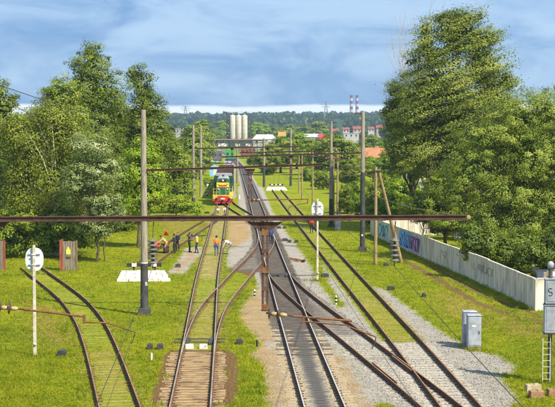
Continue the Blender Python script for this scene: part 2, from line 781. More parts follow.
c = mixc(t, math_node(t, 'MULTIPLY', edge_fac(attr(t, 'dry'), 1.2, 0.3), 0.75), grass_c, dryc)
dirtc = ramp(t, fine.outputs[0], [(0.3, (0.06, 0.03, 0.011)), (0.55, (0.165, 0.095, 0.036)), (0.75, (0.30, 0.20, 0.09))])
c = mixc(t, edge_fac(attr(t, 'dirt')), c, dirtc)
sandc = ramp(t, vfine.outputs[0], [(0.28, (0.14, 0.085, 0.035)), (0.5, (0.33, 0.225, 0.105)), (0.72, (0.50, 0.38, 0.21))])
sandc = mixc(t, 0.45, sandc, ramp(t, mid_n.outputs[0], [(0.3, (0.20, 0.125, 0.05)), (0.7, (0.46, 0.33, 0.16))]))
c = mixc(t, edge_fac(attr(t, 'sand')), c, sandc)
gravc = ramp(t, vfine.outputs[0], [(0.28, (0.10, 0.085, 0.065)), (0.5, (0.32, 0.285, 0.23)), (0.74, (0.54, 0.50, 0.43))])
gravc = mixc(t, 0.35, gravc, ramp(t, mid_n.outputs[0], [(0.3, (0.20, 0.165, 0.12)), (0.7, (0.42, 0.40, 0.36))]))
c = mixc(t, edge_fac(attr(t, 'gravel')), c, gravc)
oilc = ramp(t, vfine.outputs[0], [(0.3, (0.014, 0.013, 0.013)), (0.7, (0.065, 0.060, 0.055))])
c = mixc(t, math_node(t, 'MULTIPLY', edge_fac(attr(t, 'oil'), 0.5, 0.3), 0.88), c, oilc)
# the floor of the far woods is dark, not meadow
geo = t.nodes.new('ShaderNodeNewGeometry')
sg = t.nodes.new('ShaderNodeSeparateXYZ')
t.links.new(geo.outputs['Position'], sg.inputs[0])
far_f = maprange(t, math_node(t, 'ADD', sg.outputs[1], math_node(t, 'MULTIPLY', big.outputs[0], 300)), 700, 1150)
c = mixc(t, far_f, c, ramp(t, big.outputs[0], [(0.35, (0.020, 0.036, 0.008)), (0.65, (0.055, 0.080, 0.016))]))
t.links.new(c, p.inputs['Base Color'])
p.inputs['Roughness'].default_value = 0.95
p.inputs['Specular IOR Level'].default_value = 0.08
hmix = math_node(t, 'ADD', math_node(t, 'MULTIPLY', fine.outputs[0], 0.6), math_node(t, 'MULTIPLY', vfine.outputs[0], 0.4))
bump(t, p, hmix, 0.9, 0.10)

gme = np_mesh('ground', np.column_stack([gp, gz]), gf, gmat,
              {'gravel': gm[0], 'sand': gm[1], 'dirt': gm[2], 'oil': gm[3], 'dry': gm[4]}, smooth=True)
tag(link_mesh('ground', gme), kind='structure')

# ------------------------------------------------------------------ rails and sleepers
rust = M('rusty_rail_steel', (0.16, 0.075, 0.032), (0.06, 0.03, 0.016), 3.0, 0.85, 0.0, 0.2)
shine = M('polished_rail_top', (0.60, 0.57, 0.52), (0.46, 0.42, 0.37), 1.5, 0.42, 0.35)
worn = M('worn_rail_top', (0.40, 0.335, 0.26), (0.24, 0.17, 0.11), 0.6, 0.5, 0.2)
dulltop = M('dull_rail_top', (0.34, 0.19, 0.095), (0.19, 0.095, 0.045), 0.7, 0.6, 0.1)
slp_tan = M('sun_bleached_sleeper_wood', (0.31, 0.21, 0.105), (0.10, 0.062, 0.030), 1.5, 0.9, 0, 0.6, lo=0.34, hi=0.56, stretch=(1, 2.2, 1))
slp_dark = M('oil_dark_sleeper_wood', (0.125, 0.098, 0.072), (0.040, 0.032, 0.027), 2.0, 0.85, 0, 0.5, stretch=(1, 9, 9))
slp_pale = M('pale_concrete_sleeper', (0.40, 0.355, 0.28), (0.26, 0.225, 0.175), 5.0, 0.9, 0, 0.3)
slp_moss = M('overgrown_sleeper_wood', (0.30, 0.25, 0.08), (0.15, 0.16, 0.02), 2.0, 0.95, 0, 0.4)
plate = M('rusty_tie_plate', (0.11, 0.055, 0.028), (0.05, 0.028, 0.016), 9, 0.85)

# half profile of a rail: (offset, height, face is top)
PROF = [(-0.066, 0.0), (0.066, 0.0), (0.066, 0.018), (0.012, 0.034), (0.012, 0.118), (0.034, 0.128), (0.034, 0.156), (0.026, 0.162), (-0.026, 0.162), (-0.034, 0.156), (-0.034, 0.128), (-0.012, 0.118), (-0.012, 0.034), (-0.066, 0.018)]
RAIL_Z = 0.062


def rail_mesh(T, off, y0, y1, zoff, topmat, root):
    ys = [y0]
    while ys[-1] < y1:
        ys.append(min(y1, ys[-1] + max(1.2, ys[-1] * 0.018)))
    mb = MB()
    rings = []
    for Y in ys:
        dx, dy = T.dirn(Y)
        x, y = float(T(Y)), Y
        n = Vector((dy, -dx, 0))
        rings.append([Vector((x, y, RAIL_Z + zoff)) + n * (off + a) + Vector((0, 0, h)) for a, h in PROF])
    k = len(PROF)
    base = Vector(root.location)
    mb.v = [tuple(q - base) for r in rings for q in r]
    for i in range(len(rings) - 1):
        for j in range(k):
            mb.f.append((i * k + j, i * k + (j + 1) % k, (i + 1) * k + (j + 1) % k, (i + 1) * k + j))
            mb.m.append(1 if j == 7 else 0)
            mb.s.append(False)
    mb.f.append(tuple(range(k)))
    mb.m.append(0)
    mb.s.append(False)
    return mb.build('rail', [rust, topmat], root)


def sleeper_mesh(name, mat_, L=2.72, wdt=0.24, h=0.15, plates=True):
    mb = MB()
    b = 0.018
    poly = [(-wdt / 2, -h), (wdt / 2, -h), (wdt / 2, -b), (wdt / 2 - b, 0), (-wdt / 2 + b, 0), (-wdt / 2, -b)]
    mb.prism_x(poly, -L / 2, L / 2)
    if plates:
        for s_ in (-1, 1):
            mb.box((s_ * 0.795, 0, 0.006), (0.36, 0.17, 0.018), 1)
    return mb.mesh(name, [mat_, plate])


# worn sleepers of the main line: oil along the middle, sandy near the rails
slp_oil, t, p = new_mat('oil_streaked_sleeper')
n_ = noise_node(t, 2.2, 5, 0.6, 'POS', stretch=(1, 1.6, 1))
sx_ = t.nodes.new('ShaderNodeSeparateXYZ')
tcs_ = t.nodes.new('ShaderNodeTexCoord')
t.links.new(tcs_.outputs['Object'], sx_.inputs[0])
ab_ = math_node(t, 'ABSOLUTE', sx_.outputs[0])
f_ = maprange(t, math_node(t, 'ADD', ab_, math_node(t, 'MULTIPLY', math_node(t, 'SUBTRACT', n_.outputs[0], 0.5), 0.9)), 0.20, 0.62)
t.links.new(mixc(t, f_, (0.07, 0.062, 0.055), ramp(t, n_.outputs[0], [(0.3, (0.22, 0.155, 0.08)), (0.7, (0.40, 0.31, 0.185))])), p.inputs['Base Color'])
p.inputs['Roughness'].default_value = 0.85
SM = {k: sleeper_mesh('sleeper_' + k, m, wdt=wd_) for k, m, wd_ in (('tan', slp_tan, 0.30), ('dark', slp_dark, 0.26), ('pale', slp_pale, 0.30), ('moss', slp_moss, 0.24), ('oil', slp_oil, 0.34))}


def track(label, T, y0, y1, top, slp, s0, s1, step, zoff=0.0, skip=None, group=None):
    sy = max(y0, 40)
    root = thing('railway_track', label, 'railway track', (float(T(sy)), sy, 0), 0, group)
    for s_ in (-1, 1):
        rail_mesh(T, s_ * 0.795, y0, y1, zoff, top, root)
    rr = random.Random(int(s0 * 10))
    Y = s0
    n = 0
    while Y < s1 and n < 298:
        kind = slp(Y)
        if kind and not (skip and skip(Y)):
            dx, dy = T.dirn(Y)
            o = bpy.data.objects.new('sleeper', SM[kind])
            COL.objects.link(o)
            o.parent = root
            zt = RAIL_Z - {'tan': 0.012, 'oil': 0.048, 'dark': 0.036, 'pale': 0.046, 'moss': 0.058}[kind]
            o.location = Vector((float(T(Y)) + rr.uniform(-.07, .07), Y + rr.uniform(-.035, .035), zt + rr.uniform(-.006, .002) + zoff)) - Vector(root.location)
            o.rotation_euler = (0, 0, math.atan2(-dx, dy) + rr.uniform(-.015, .015))
            o.scale = (rr.uniform(.95, 1.05), rr.uniform(.85, 1.12), 1)
            n += 1
        Y += step
    return root


track('overgrown grassy track curving left past the round board on the thin post', T1, -30, T1.y1 + 6, dulltop, lambda Y: 'moss', 50, 108, 0.62)
track('second track from left, with bare tan sleepers in front and leading to the locomotive', T2, -30, 470, worn, lambda Y: 'tan' if Y < 66.5 else 'moss', 46, 200, 0.545)
track('dark oily main track with bright rails running straight to the distance', T3, -30, 670, shine, lambda Y: 'oil' if Y + 5 * math.sin(Y * 7.3) < 70 else 'dark', 46, 206, 0.545)
track('rusty rightmost track, grass between its rails and pale ballast in front', T4, -30, 250, dulltop, lambda Y: 'pale' if Y < 69.5 else 'moss', 46, 230, 0.62)
track('faint rusty siding in the grass ending at the left white buffer stop', T5, 107.6, 176, dulltop, lambda Y: 'moss', 108, 172, 0.62, -0.004)
track('short far crossover curving from the locomotive to the main track', T6, 149, 221, dulltop, lambda Y: 'dark' if Y < 170 else 'moss', 156, 212, 0.6, -0.008)
track('crossover curving over the sandy patch from second track into main track', C23, 60, 149, worn, lambda Y: 'dark' if Y > 104 else 'moss', 69, 138, 0.6, -0.004, skip=lambda Y: Y < 74)
x34 = track('crossover with rusty rails slanting from main track into the rightmost track', C34, 34, 111, dulltop, lambda Y: 'pale' if Y < 72 else 'dark', 46, 100, 0.6, -0.012)


def short_rail(T, off, y0, y1, name, root, zoff=-0.012):
    o = rail_mesh(T, off, y0, y1, zoff, dulltop, root)
    o.name = name


short_rail(C34, -0.795 + 0.14, 57.5, 62.5, 'check_rail', x34)
short_rail(C34, 0.795 - 0.13, 60.2, 64.2, 'wing_rail', x34)
# ------------------------------------------------------------------ grass blades and loose stones


def near_track_d(P):
    d = np.full(len(P), 1e9)
    for T in (T1, T2, T3, T4, T5, T6, C23, C34):
        on = (P[:, 1] > (T.y0 - 30 if T is not T5 else T.y0)) & (P[:, 1] < T.y1 + 2)
        d = np.where(on, np.minimum(d, np.abs(P[:, 0] - T(P[:, 1]))), d)
    return d


def sample_view(n, ymin, ymax, power, rng, margin=1.12):
    """random ground points in the wedge seen from the bridge, denser near"""
    u = rng.random(n)
    e = 1 - power
    Y = (ymin ** e + u * (ymax ** e - ymin ** e)) ** (1 / e)
    half = Y * (277.5 / F) * margin + 1.5
    X = (rng.random(n) * 2 - 1) * half
    return np.stack([X, Y], 1)


rng = np.random.default_rng(11)
P = sample_view(310000, 50, 175, 1.55, rng, 1.30)
mk = masks(P)
jit = rng.normal(0, 0.16, len(P))
bare = np.maximum.reduce([mk[0], mk[1], mk[2], mk[3]]) + jit
td = near_track_d(P)
keep = (bare < 0.42)
on_bed = td < 0.62
keep &= ~((td > 0.66) & (td < 0.92) & (rng.random(len(P)) < 0.85))
keep &= ~(on_bed & (rng.random(len(P)) < 0.30))
keep &= ~((mk[4] > 0.6) & (rng.random(len(P)) < 0.3))
P = P[keep]
td = td[keep]
dryb = mk[4][keep]
n = len(P)
tall = np.clip(lump(P[:, 0] * 0.7, P[:, 1] * 0.7) + 0.5, 0, 1)
h = (0.035 + 0.06 * rng.random(n) + 0.09 * tall * rng.random(n) ** 2)
h = np.where(td < 0.9, h * 0.55, h)
left_rough = sm(-P[:, 0] - P[:, 1] * 0.14, 1.0, 5.0)
h = h * (1 + 0.9 * left_rough * tall)
zb = relief(P, td) - 0.02
verts, faces = [], []
NB = 3
V = np.zeros((n, NB, 3, 3))
for b in range(NB):
    a = rng.random(n) * 2 * math.pi
    off = rng.normal(0, 0.06, (n, 2))
    wd = 0.016 + 0.022 * rng.random(n) * (P[:, 1] / 80)
    bx = P[:, 0] + off[:, 0]
    by = P[:, 1] + off[:, 1]
    dx, dy = np.cos(a) * wd, np.sin(a) * wd
    lean = rng.normal(0, 1.15, (n, 2)) * h[:, None]
    hh = h * (0.7 + 0.6 * rng.random(n))
    V[:, b, 0] = np.stack([bx - dx, by - dy, zb], 1)
    V[:, b, 1] = np.stack([bx + dx, by + dy, zb], 1)
    V[:, b, 2] = np.stack([bx + lean[:, 0], by + lean[:, 1], zb + hh], 1)
# taller weeds along the fence, round poles and at gravel edges
wp = []
FPX = W([(535.5, 310.5), (491.8, 289.3), (447.8, 269.6), (400, 248.5), (371, 235.5)])
for (xa, ya), (xb, yb) in zip(FPX[:-1], FPX[1:]):
    m_ = int(24 * math.hypot(xb - xa, yb - ya))
    u_ = rng.random(m_)
    wp.append(np.stack([xa + (xb - xa) * u_ - 0.12 - np.abs(rng.normal(0, 0.22, m_)), ya + (yb - ya) * u_], 1))
q_ = sample_view(16000, 50, 130, 1.7, rng)
mq = masks(q_)
eg = np.abs(np.maximum.reduce([mq[0], mq[1], mq[2]]) - 0.30) < 0.12
cl_ = (np.sin(q_[:, 0] * 1.7) * np.sin(q_[:, 1] * 0.9 + q_[:, 0]) > 0.45)
wp.append(q_[(eg | cl_) & (near_track_d(q_) > 1.1) & (mq[0] < 0.45) & (mq[1] < 0.45)])
for bx_, by_ in W([(144.5, 316), (362.5, 252), (375.5, 265), (402, 263), (35, 356), (317, 281), (548, 383), (68, 270), (331, 227), (474, 350)]):
    wp.append(np.array([bx_, by_]) + rng.normal(0, 0.32, (60, 2)))
WP = np.concatenate(wp)
nw = len(WP)
V2 = np.zeros((nw, 4, 3, 3))
hw_ = 0.10 + 0.22 * rng.random(nw) ** 2
for b in range(4):
    a = rng.random(nw) * 6.283
    wd = 0.018 + 0.016 * rng.random(nw)
    off = rng.normal(0, 0.05, (nw, 2))
    le = rng.normal(0, 0.5, (nw, 2)) * hw_[:, None]
    V2[:, b, 0] = np.stack([WP[:, 0] + off[:, 0] - np.cos(a) * wd, WP[:, 1] + off[:, 1] - np.sin(a) * wd, np.full(nw, -0.02)], 1)
    V2[:, b, 1] = np.stack([WP[:, 0] + off[:, 0] + np.cos(a) * wd, WP[:, 1] + off[:, 1] + np.sin(a) * wd, np.full(nw, -0.02)], 1)
    V2[:, b, 2] = np.stack([WP[:, 0] + le[:, 0], WP[:, 1] + le[:, 1], hw_ * (0.7 + 0.6 * rng.random(nw))], 1)
Vf = np.concatenate([V.reshape(-1, 3), V2.reshape(-1, 3)])
Ff = np.arange(len(Vf)).reshape(-1, 3)
drya = np.concatenate([np.repeat(dryb, NB * 3), np.zeros(nw * 12)])
bmat, t, p = new_mat('grass_blades')
gc = grass_colour(t)
dv_ = math_node(t, 'ADD', attr(t, 'dry'), math_node(t, 'MULTIPLY', math_node(t, 'SUBTRACT', noise_node(t, 0.8, 5, 0.65).outputs[0], 0.5), 1.4))
gc = mixc(t, math_node(t, 'MULTIPLY', maprange(t, dv_, 0.35, 0.8), 0.7), gc, (0.26, 0.20, 0.05))
gc = mixc(t, math_node(t, 'MULTIPLY', maprange(t, noise_node(t, 3.0, 3).outputs[0], 0.45, 0.7), 0.35), gc, (0.26, 0.25, 0.03))
gc = mixc(t, 1.0, gc, (1.32, 1.30, 1.3), 'MULTIPLY')
t.links.new(gc, p.inputs['Base Color'])
p.inputs['Roughness'].default_value = 0.6
p.inputs['Specular IOR Level'].default_value = 0.15
tr = t.nodes.new('ShaderNodeBsdfTranslucent')
t.links.new(gc, tr.inputs['Color'])
mx = t.nodes.new('ShaderNodeMixShader')
mx.inputs[0].default_value = 0.45
t.links.new(p.outputs[0], mx.inputs[1])
t.links.new(tr.outputs[0], mx.inputs[2])
t.links.new(mx.outputs[0], next(q for q in t.nodes if q.type == 'OUTPUT_MATERIAL').inputs['Surface'])
tag(link_mesh('grass', np_mesh('grass', Vf, Ff, bmat, {'dry': drya})), 'short sunlit yellow green grass covering the yard', 'grass', kind='stuff')

# loose ballast stones
P = sample_view(60000, 50, 110, 2.0, rng)
mk = masks(P)
td = near_track_d(P)
st = np.maximum(mk[0], mk[1] * 0.9) + rng.normal(0, 0.1, len(P))
ok = (st > 0.5) & (mk[3] < 0.45) & ~((td > 0.70) & (td < 0.90))
P = P[ok]
n = len(P)
OCT = np.array([[1, 0, 0], [-1, 0, 0], [0, 1, 0], [0, -1, 0], [0, 0, 1], [0, 0, -1]], float)
OF = np.array([[0, 2, 4], [2, 1, 4], [1, 3, 4], [3, 0, 4], [2, 0, 5], [1, 2, 5], [3, 1, 5], [0, 3, 5]])
sz = rng.uniform(0.014, 0.042, (n, 1, 1))
V = OCT[None] * sz * rng.uniform(0.6, 1.3, (n, 6, 3))
a = rng.random(n) * 6.28
ca, sa = np.cos(a), np.sin(a)
V = np.stack([V[:, :, 0] * ca[:, None] - V[:, :, 1] * sa[:, None], V[:, :, 0] * sa[:, None] + V[:, :, 1] * ca[:, None], V[:, :, 2] * 0.7], 2)
V[:, :, 0] += P[:, 0:1]
V[:, :, 1] += P[:, 1:2]
V[:, :, 2] += 0.012
Ff = (OF[None] + (np.arange(n) * 6)[:, None, None]).reshape(-1, 3)
tint = np.repeat(rng.random(n) * 0.7 + 0.3 * (masks(P)[1] > 0.5), 6)
smat, t, p = new_mat('ballast_stone')
aa = t.nodes.new('ShaderNodeAttribute')
aa.attribute_name = 'tint'
t.links.new(ramp(t, aa.outputs['Fac'], [(0.0, (0.09, 0.08, 0.065)), (0.4, (0.24, 0.215, 0.18)), (0.7, (0.36, 0.33, 0.275)), (1.0, (0.36, 0.25, 0.12))]), p.inputs['Base Color'])
p.inputs['Roughness'].default_value = 0.9
tag(link_mesh('ballast_stones', np_mesh('ballast_stones', V.reshape(-1, 3), Ff, smat, {'tint': tint})), 'loose grey and tan ballast stones beside the rails', 'gravel', kind='stuff')

# ------------------------------------------------------------------ trees
bark = M('grey_brown_bark', (0.15, 0.105, 0.065), (0.05, 0.036, 0.024), 3.0, 0.9, 0, 0.6, stretch=(6, 6, 1))
birch = M('pale_birch_bark', (0.62, 0.57, 0.47), (0.20, 0.16, 0.11), 2.0, 0.85, 0, 0.3, lo=0.3, hi=0.5)
LM = {
    'poplar': leaf_mat('poplar_leaves', (0.045, 0.078, 0.008), (0.195, 0.230, 0.020), (0.46, 0.46, 0.10), 0.26),
    'dark': leaf_mat('dark_leaves', (0.032, 0.064, 0.006), (0.135, 0.180, 0.012), (0.27, 0.30, 0.03), 0.26),
    'bright': leaf_mat('bright_leaves', (0.088, 0.161, 0.0073), (0.247, 0.350, 0.0109), (0.474, 0.529, 0.0254), 0.38),
    'olive': leaf_mat('olive_drooping_leaves', (0.075, 0.090, 0.010), (0.210, 0.240, 0.020), (0.34, 0.35, 0.05), 0.34),
    'silver': leaf_mat('silver_backed_leaves', (0.088, 0.128, 0.0234), (0.248, 0.299, 0.0910), (0.590, 0.610, 0.3380), 0.3),
    'mid': leaf_mat('mid_green_leaves', (0.061, 0.107, 0.0078), (0.183, 0.238, 0.0130), (0.378, 0.390, 0.0290), 0.33),
    'willow': leaf_mat('willow_leaves', (0.088, 0.133, 0.0146), (0.228, 0.283, 0.0290), (0.425, 0.444, 0.0762), 0.33),
}


def leaves(centres, crad, per, size, rng, outward, droop=0.0, wind=(0, 0), tint_c=None, flat=0.65, stream=0.0):
    n = len(centres) * per
    c = np.repeat(centres, per, axis=0)
    cr = np.repeat(crad, per)
    d = rng.normal(0, 1, (n, 3))
    d /= np.linalg.norm(d, axis=1)[:, None]
    rr = cr * rng.random(n) ** 0.45
    pos = c + d * rr[:, None] * np.array([1, 1, flat])
    pos[:, 0] += wind[0] * rng.random(n) * cr
    st_ = np.clip(rng.normal(0, 0.8, n), -1.25, 1.25) * cr * stream
    pos[:, 0] += st_
    pos[:, 2] += st_ * 0.45
    pos[:, 2] -= droop * rng.random(n) ** 2 * cr * 2.2
    o = np.repeat(outward, per, axis=0)
    nrm = d * 0.42 + o * 0.85 + rng.normal(0, 0.20, (n, 3)) + np.array([0, 0, 0.38])
    nrm /= np.linalg.norm(nrm, axis=1)[:, None]
    ax = rng.normal(0, 1, (n, 3)) + np.array([wind[0] * 1.5, 0, -droop * 1.5])
    ax -= nrm * (ax * nrm).sum(1)[:, None]
    ax /= np.linalg.norm(ax, axis=1)[:, None] + 1e-9
    bt = np.cross(nrm, ax)
    s = (size * rng.uniform(0.6, 1.35, n))[:, None]
    V = np.zeros((n, 4, 3))
    V[:, 0] = pos - ax * s * 0.5
    V[:, 1] = pos + bt * s * 0.29 + nrm * s * 0.06
    V[:, 2] = pos + ax * s * 0.55
    V[:, 3] = pos - bt * s * 0.29 + nrm * s * 0.06
    tc_ = np.repeat(tint_c, per)
    tint = np.clip(tc_ + rng.normal(0, 0.085, n), 0, 1)
    return V.reshape(-1, 3), np.arange(n * 4).reshape(-1, 4), np.repeat(tint, 4)


def crown_trunk(lobes, n_clump, per, size, crad, seed, height, trunk_r, lean=(0, 0), limbs=22, droop=0.0, wind=(0, 0), shell=0.5, trunks=1, flat=0.65, stream=0.0, inner=0.35):
    """lobes: (cx,cy,cz,rx,ry,rz).  Returns leaf arrays and a trunk MB."""
    rng = np.random.default_rng(seed)
    L = np.array(lobes, float)
    wgt = (L[:, 3] * L[:, 4] * L[:, 5]) ** 0.72
    idx = rng.choice(len(L), n_clump, p=wgt / wgt.sum())
    d = rng.normal(0, 1, (n_clump, 3))
    d /= np.linalg.norm(d, axis=1)[:, None]
    ph = rng.random(6) * 6.28
    ln = 1 + 0.24 * np.sin(d[:, 0] * 5 + ph[0] + idx) * np.sin(d[:, 2] * 6 + ph[1]) + 0.17 * np.sin(d[:, 1] * 9 + d[:, 2] * 7 + ph[2] + idx * 2)
    r = (shell + (1 - shell) * rng.random(n_clump) ** 0.7) * ln
    C = L[idx, :3] + d * L[idx, 3:6] * r[:, None]
    C[:, 2] = np.maximum(C[:, 2], 0.35)
    tint = np.clip(0.44 + rng.normal(0, 0.17, n_clump), 0, 1)
    cr = crad * rng.uniform(0.55, 1.35, n_clump)
    Vv, Fv, tv = leaves(C, cr, per, size, rng, d, droop, wind, tint, flat, stream)
    ni = int(n_clump * inner)
    if ni:
        id2 = rng.choice(len(L), ni, p=wgt / wgt.sum())
        d2 = rng.normal(0, 1, (ni, 3))
        d2 /= np.linalg.norm(d2, axis=1)[:, None]
        C2 = L[id2, :3] + d2 * L[id2, 3:6] * (0.58 * rng.random(ni) ** 0.5)[:, None]
        C2[:, 2] = np.maximum(C2[:, 2], 0.4)
        V2, F2, t2 = leaves(C2, np.full(ni, crad * 1.3), max(8, per // 3), size * 1.7, rng, d2, 0, (0, 0), np.clip(0.36 + rng.normal(0, .1, ni), 0, 1), 0.8)
        Fv = np.concatenate([Fv, F2 + len(Vv)])
        Vv = np.concatenate([Vv, V2])
        tv = np.concatenate([tv, t2])
    tb = MB()
    rr = random.Random(seed)
    zt = height * 0.82
    tops = []
    for k in range(trunks):
        a = 6.28 * k / max(trunks, 1) + rr.random()
        sp = 0.0 if trunks == 1 else height * 0.10
        b0 = Vector((0.25 * math.cos(a) * (trunks > 1), 0.25 * math.sin(a) * (trunks > 1), -0.15))
        tp = Vector((lean[0] + sp * math.cos(a), lean[1] + sp * math.sin(a), zt))
        pts, rad = [], []
        for i in range(8):
            u = i / 7
            wob = Vector((rr.uniform(-1, 1), rr.uniform(-1, 1), 0)) * 0.018 * height * (u > 0.1)
            pts.append(b0.lerp(tp, u) + wob)
            rad.append(trunk_r * (1.25 if i == 0 else 1.0) * (1 - 0.86 * u) / (1 if trunks == 1 else 1.3))
        tb.tube(pts, rad, 9)
        tops.append((pts, rad))
    pick = rng.choice(n_clump, min(limbs, n_clump), replace=False)
    for q in pick:
        c = Vector(C[q])
        pts, rad = tops[rr.randrange(trunks)]
        u = min(0.9, max(0.18, (c.z / height) * rr.uniform(0.45, 0.75)))
        i = int(u * 7)
        f = u * 7 - i
        s0 = pts[i].lerp(pts[min(i + 1, 7)], f)
        m1 = s0.lerp(c, 0.5) + Vector((0, 0, (c - s0).length * 0.10)) + Vector((rr.uniform(-.3, .3), rr.uniform(-.3, .3), 0))
        r0 = max(0.02, trunk_r * (1 - 0.86 * u) * 0.55)
        tb.tube([s0, s0.lerp(m1, .5) + Vector((0, 0, .08)), m1, c], [r0, r0 * .75, r0 * .5, 0.012], 5, caps=False)
    return Vv, Fv, tv, tb


def make_tree(name, label, loc, spec, leafm, barkm=None, rz=0.0, scale=1.0, group=None, cat='tree', trunk_name='trunk'):
    Vv, Fv, tv, tb = crown_trunk(**spec)
    root = thing(name, label, cat, loc, rz, group)
    root.scale = (scale,) * 3
    me = np_mesh('crown', Vv, Fv, LM[leafm], {'tint': tv})
    link_mesh('crown', me, root)
    tb.build(trunk_name, barkm or bark, root)
    return root


def lobes_from(blobs, Y, base):
    """blobs given as (x, y, rx, ry) photo pixels at distance Y -> local lobes, depth radius as the width"""
    out = []
    k = Y / F
    for b in blobs:
        x, y, rx, ry = b[:4]
        dy = b[4] if len(b) > 4 else 0.0
        q = at(x, y, Y + dy)
        out.append((q.x - base.x, q.y - base.y, max(0.6, q.z - base.z), rx * k, rx * k * 0.9, ry * k))
    return out


def photo_tree(name, label, bx, Y, blobs, leafm, n_clump, per, size, crad, seed, trunk_r=0.25, **kw):
    base = Vector((at(bx, 200, Y).x, Y, 0))
    lb = lobes_from(blobs, Y, base)
    height = max(l[2] + l[5] for l in lb)
    extra = {k: kw.pop(k) for k in list(kw) if k in ('lean', 'limbs', 'droop', 'wind', 'shell', 'trunks', 'flat', 'stream', 'inner')}
    spec = dict(lobes=lb, n_clump=n_clump, per=per, size=size, crad=crad, seed=seed, height=height, trunk_r=trunk_r, **extra)
    return make_tree(name, label, base, spec, leafm, **kw)


GL = 'trees along the left of the yard'
GR_ = 'trees behind the concrete fence'
# left side
photo_tree('weeping_birch_tree', 'olive weeping birch with pale leaning trunks at the left front', 58, 118,
           [(30, 150, 30, 34), (70, 140, 32, 30), (50, 118, 26, 22), (22, 185, 24, 40), (60, 185, 34, 42), (92, 190, 26, 32), (14, 130, 20, 26), (40, 212, 34, 18)],
           'olive', 800, 64, 0.165, 0.7, 21, 0.17, barkm=birch, droop=0.9, trunks=3, limbs=26, shell=0.35, group=GL)
photo_tree('silver_leaved_tree', 'pale silvery leaved tree in front of the dark left trees', 96, 112,
           [(88, 148, 22, 18), (104, 168, 20, 26), (78, 180, 22, 24), (104, 205, 18, 16), (92, 226, 20, 12)], 'silver', 340, 60, 0.15, 0.55, 22, 0.12, wind=(0.5, 0), group=GL)
photo_tree('tall_poplar_tree', 'tallest poplar on the left, rising above the others against the sky', 92, 152,
           [(90, 72, 26, 26), (78, 95, 28, 26), (104, 92, 24, 30), (92, 52, 14, 12), (90, 130, 36, 36), (72, 120, 24, 30), (92, 180, 34, 34)],
           'dark', 720, 60, 0.20, 0.75, 23, 0.32, wind=(0.5, 0), group=GL)
photo_tree('poplar_tree', 'narrow dark poplar at the right end of the left trees', 145, 156,
           [(140, 82, 14, 20), (146, 105, 18, 24), (152, 130, 20, 30), (138, 130, 18, 34), (150, 165, 24, 30), (132, 72, 8, 10)], 'dark', 480, 58, 0.20, 0.68, 24, 0.26, wind=(0.4, 0), group=GL)
photo_tree('leafy_tree', 'round mid green tree between the two left poplars', 118, 166,
           [(116, 115, 20, 24), (124, 140, 24, 28), (110, 150, 24, 30), (120, 185, 26, 26)], 'mid', 380, 50, 0.24, 0.75, 25, 0.24, group=GL)
photo_tree('bright_maple_tree', 'bright yellow green maple just left of the tall grey pole', 138, 126,
           [(138, 168, 24, 26), (124, 185, 20, 24), (152, 182, 18, 24), (140, 200, 26, 16), (146, 152, 14, 12)], 'bright', 480, 58, 0.18, 0.6, 26, 0.15, group=GL)
photo_tree('leafy_tree', 'dark tree cut off by the left picture edge', 2, 142,
           [(2, 105, 16, 26), (-8, 130, 24, 34), (6, 165, 20, 34), (-12, 180, 26, 36)], 'dark', 420, 50, 0.24, 0.75, 27, 0.28, group=GL)
photo_tree('leafy_tree', 'yellowish green tree standing between birch and tallest left poplar', 60, 136,
           [(60, 96, 20, 20), (48, 118, 22, 24), (74, 118, 18, 24), (58, 150, 28, 34)], 'willow', 420, 55, 0.21, 0.65, 28, 0.22, group=GL)
photo_tree('leafy_tree', 'dark green tree beside the track right of the bright maple', 172, 178,
           [(168, 148, 16, 20), (178, 165, 16, 22), (164, 178, 18, 22), (178, 190, 18, 14)], 'mid', 340, 48, 0.25, 0.7, 29, 0.2, group=GL)
photo_tree('roadside_shrub', 'low green shrub at the grass edge left of locomotive', 176, 172,
           [(168, 203, 14, 10), (182, 205, 12, 10), (195, 208, 8, 6)], 'bright', 150, 45, 0.2, 0.5, 30, 0.07, cat='shrub', group='shrubs at the edges of the grass')
photo_tree('roadside_shrub', 'silvery low shrub under the left birch', 104, 112,
           [(104, 212, 16, 10), (90, 222, 12, 8), (118, 218, 10, 8)], 'silver', 120, 45, 0.17, 0.45, 31, 0.06, cat='shrub', group='shrubs at the edges of the grass')
photo_tree('dense_undergrowth', 'dark undergrowth bush behind the plank shelter on the left', 40, 116,
           [(8, 238, 26, 20), (46, 240, 26, 16), (80, 238, 18, 14), (24, 222, 30, 18), (66, 222, 26, 16)], 'mid', 340, 45, 0.2, 0.6, 32, 0.08, cat='bush', group='shrubs at the edges of the grass')
# right side
photo_tree('windblown_poplar_tree', 'huge windblown poplar leaning right, the tallest tree in view', 440, 142,
           [(456, 36, 24, 24), (428, 48, 20, 28), (474, 40, 20, 22), (484, 66, 26, 28), (440, 84, 44, 36), (494, 98, 24, 30), (424, 30, 8, 12), (506, 80, 9, 18), (470, 18, 9, 9), (488, 34, 9, 11), (444, 16, 8, 8), (412, 62, 8, 12), (420, 112, 32, 34), (470, 125, 42, 36), (448, 24, 16, 12), (462, 16, 12, 9), (418, 150, 28, 28), (470, 165, 40, 30), (500, 118, 16, 24)],
           'poplar', 1250, 84, 0.19, 0.50, 41, 0.5, wind=(1.2, 0), stream=1.7, inner=0.45, limbs=60, trunks=2, group=GR_)
photo_tree('dark_leafy_tree', 'darkest tree at the left foot of the huge poplar', 412, 152,
           [(404, 98, 20, 20), (400, 125, 18, 24), (418, 120, 22, 28), (398, 150, 14, 20), (414, 158, 22, 24), (392, 112, 10, 14)], 'dark', 640, 58, 0.20, 0.66, 42, 0.34, limbs=34, group=GR_)
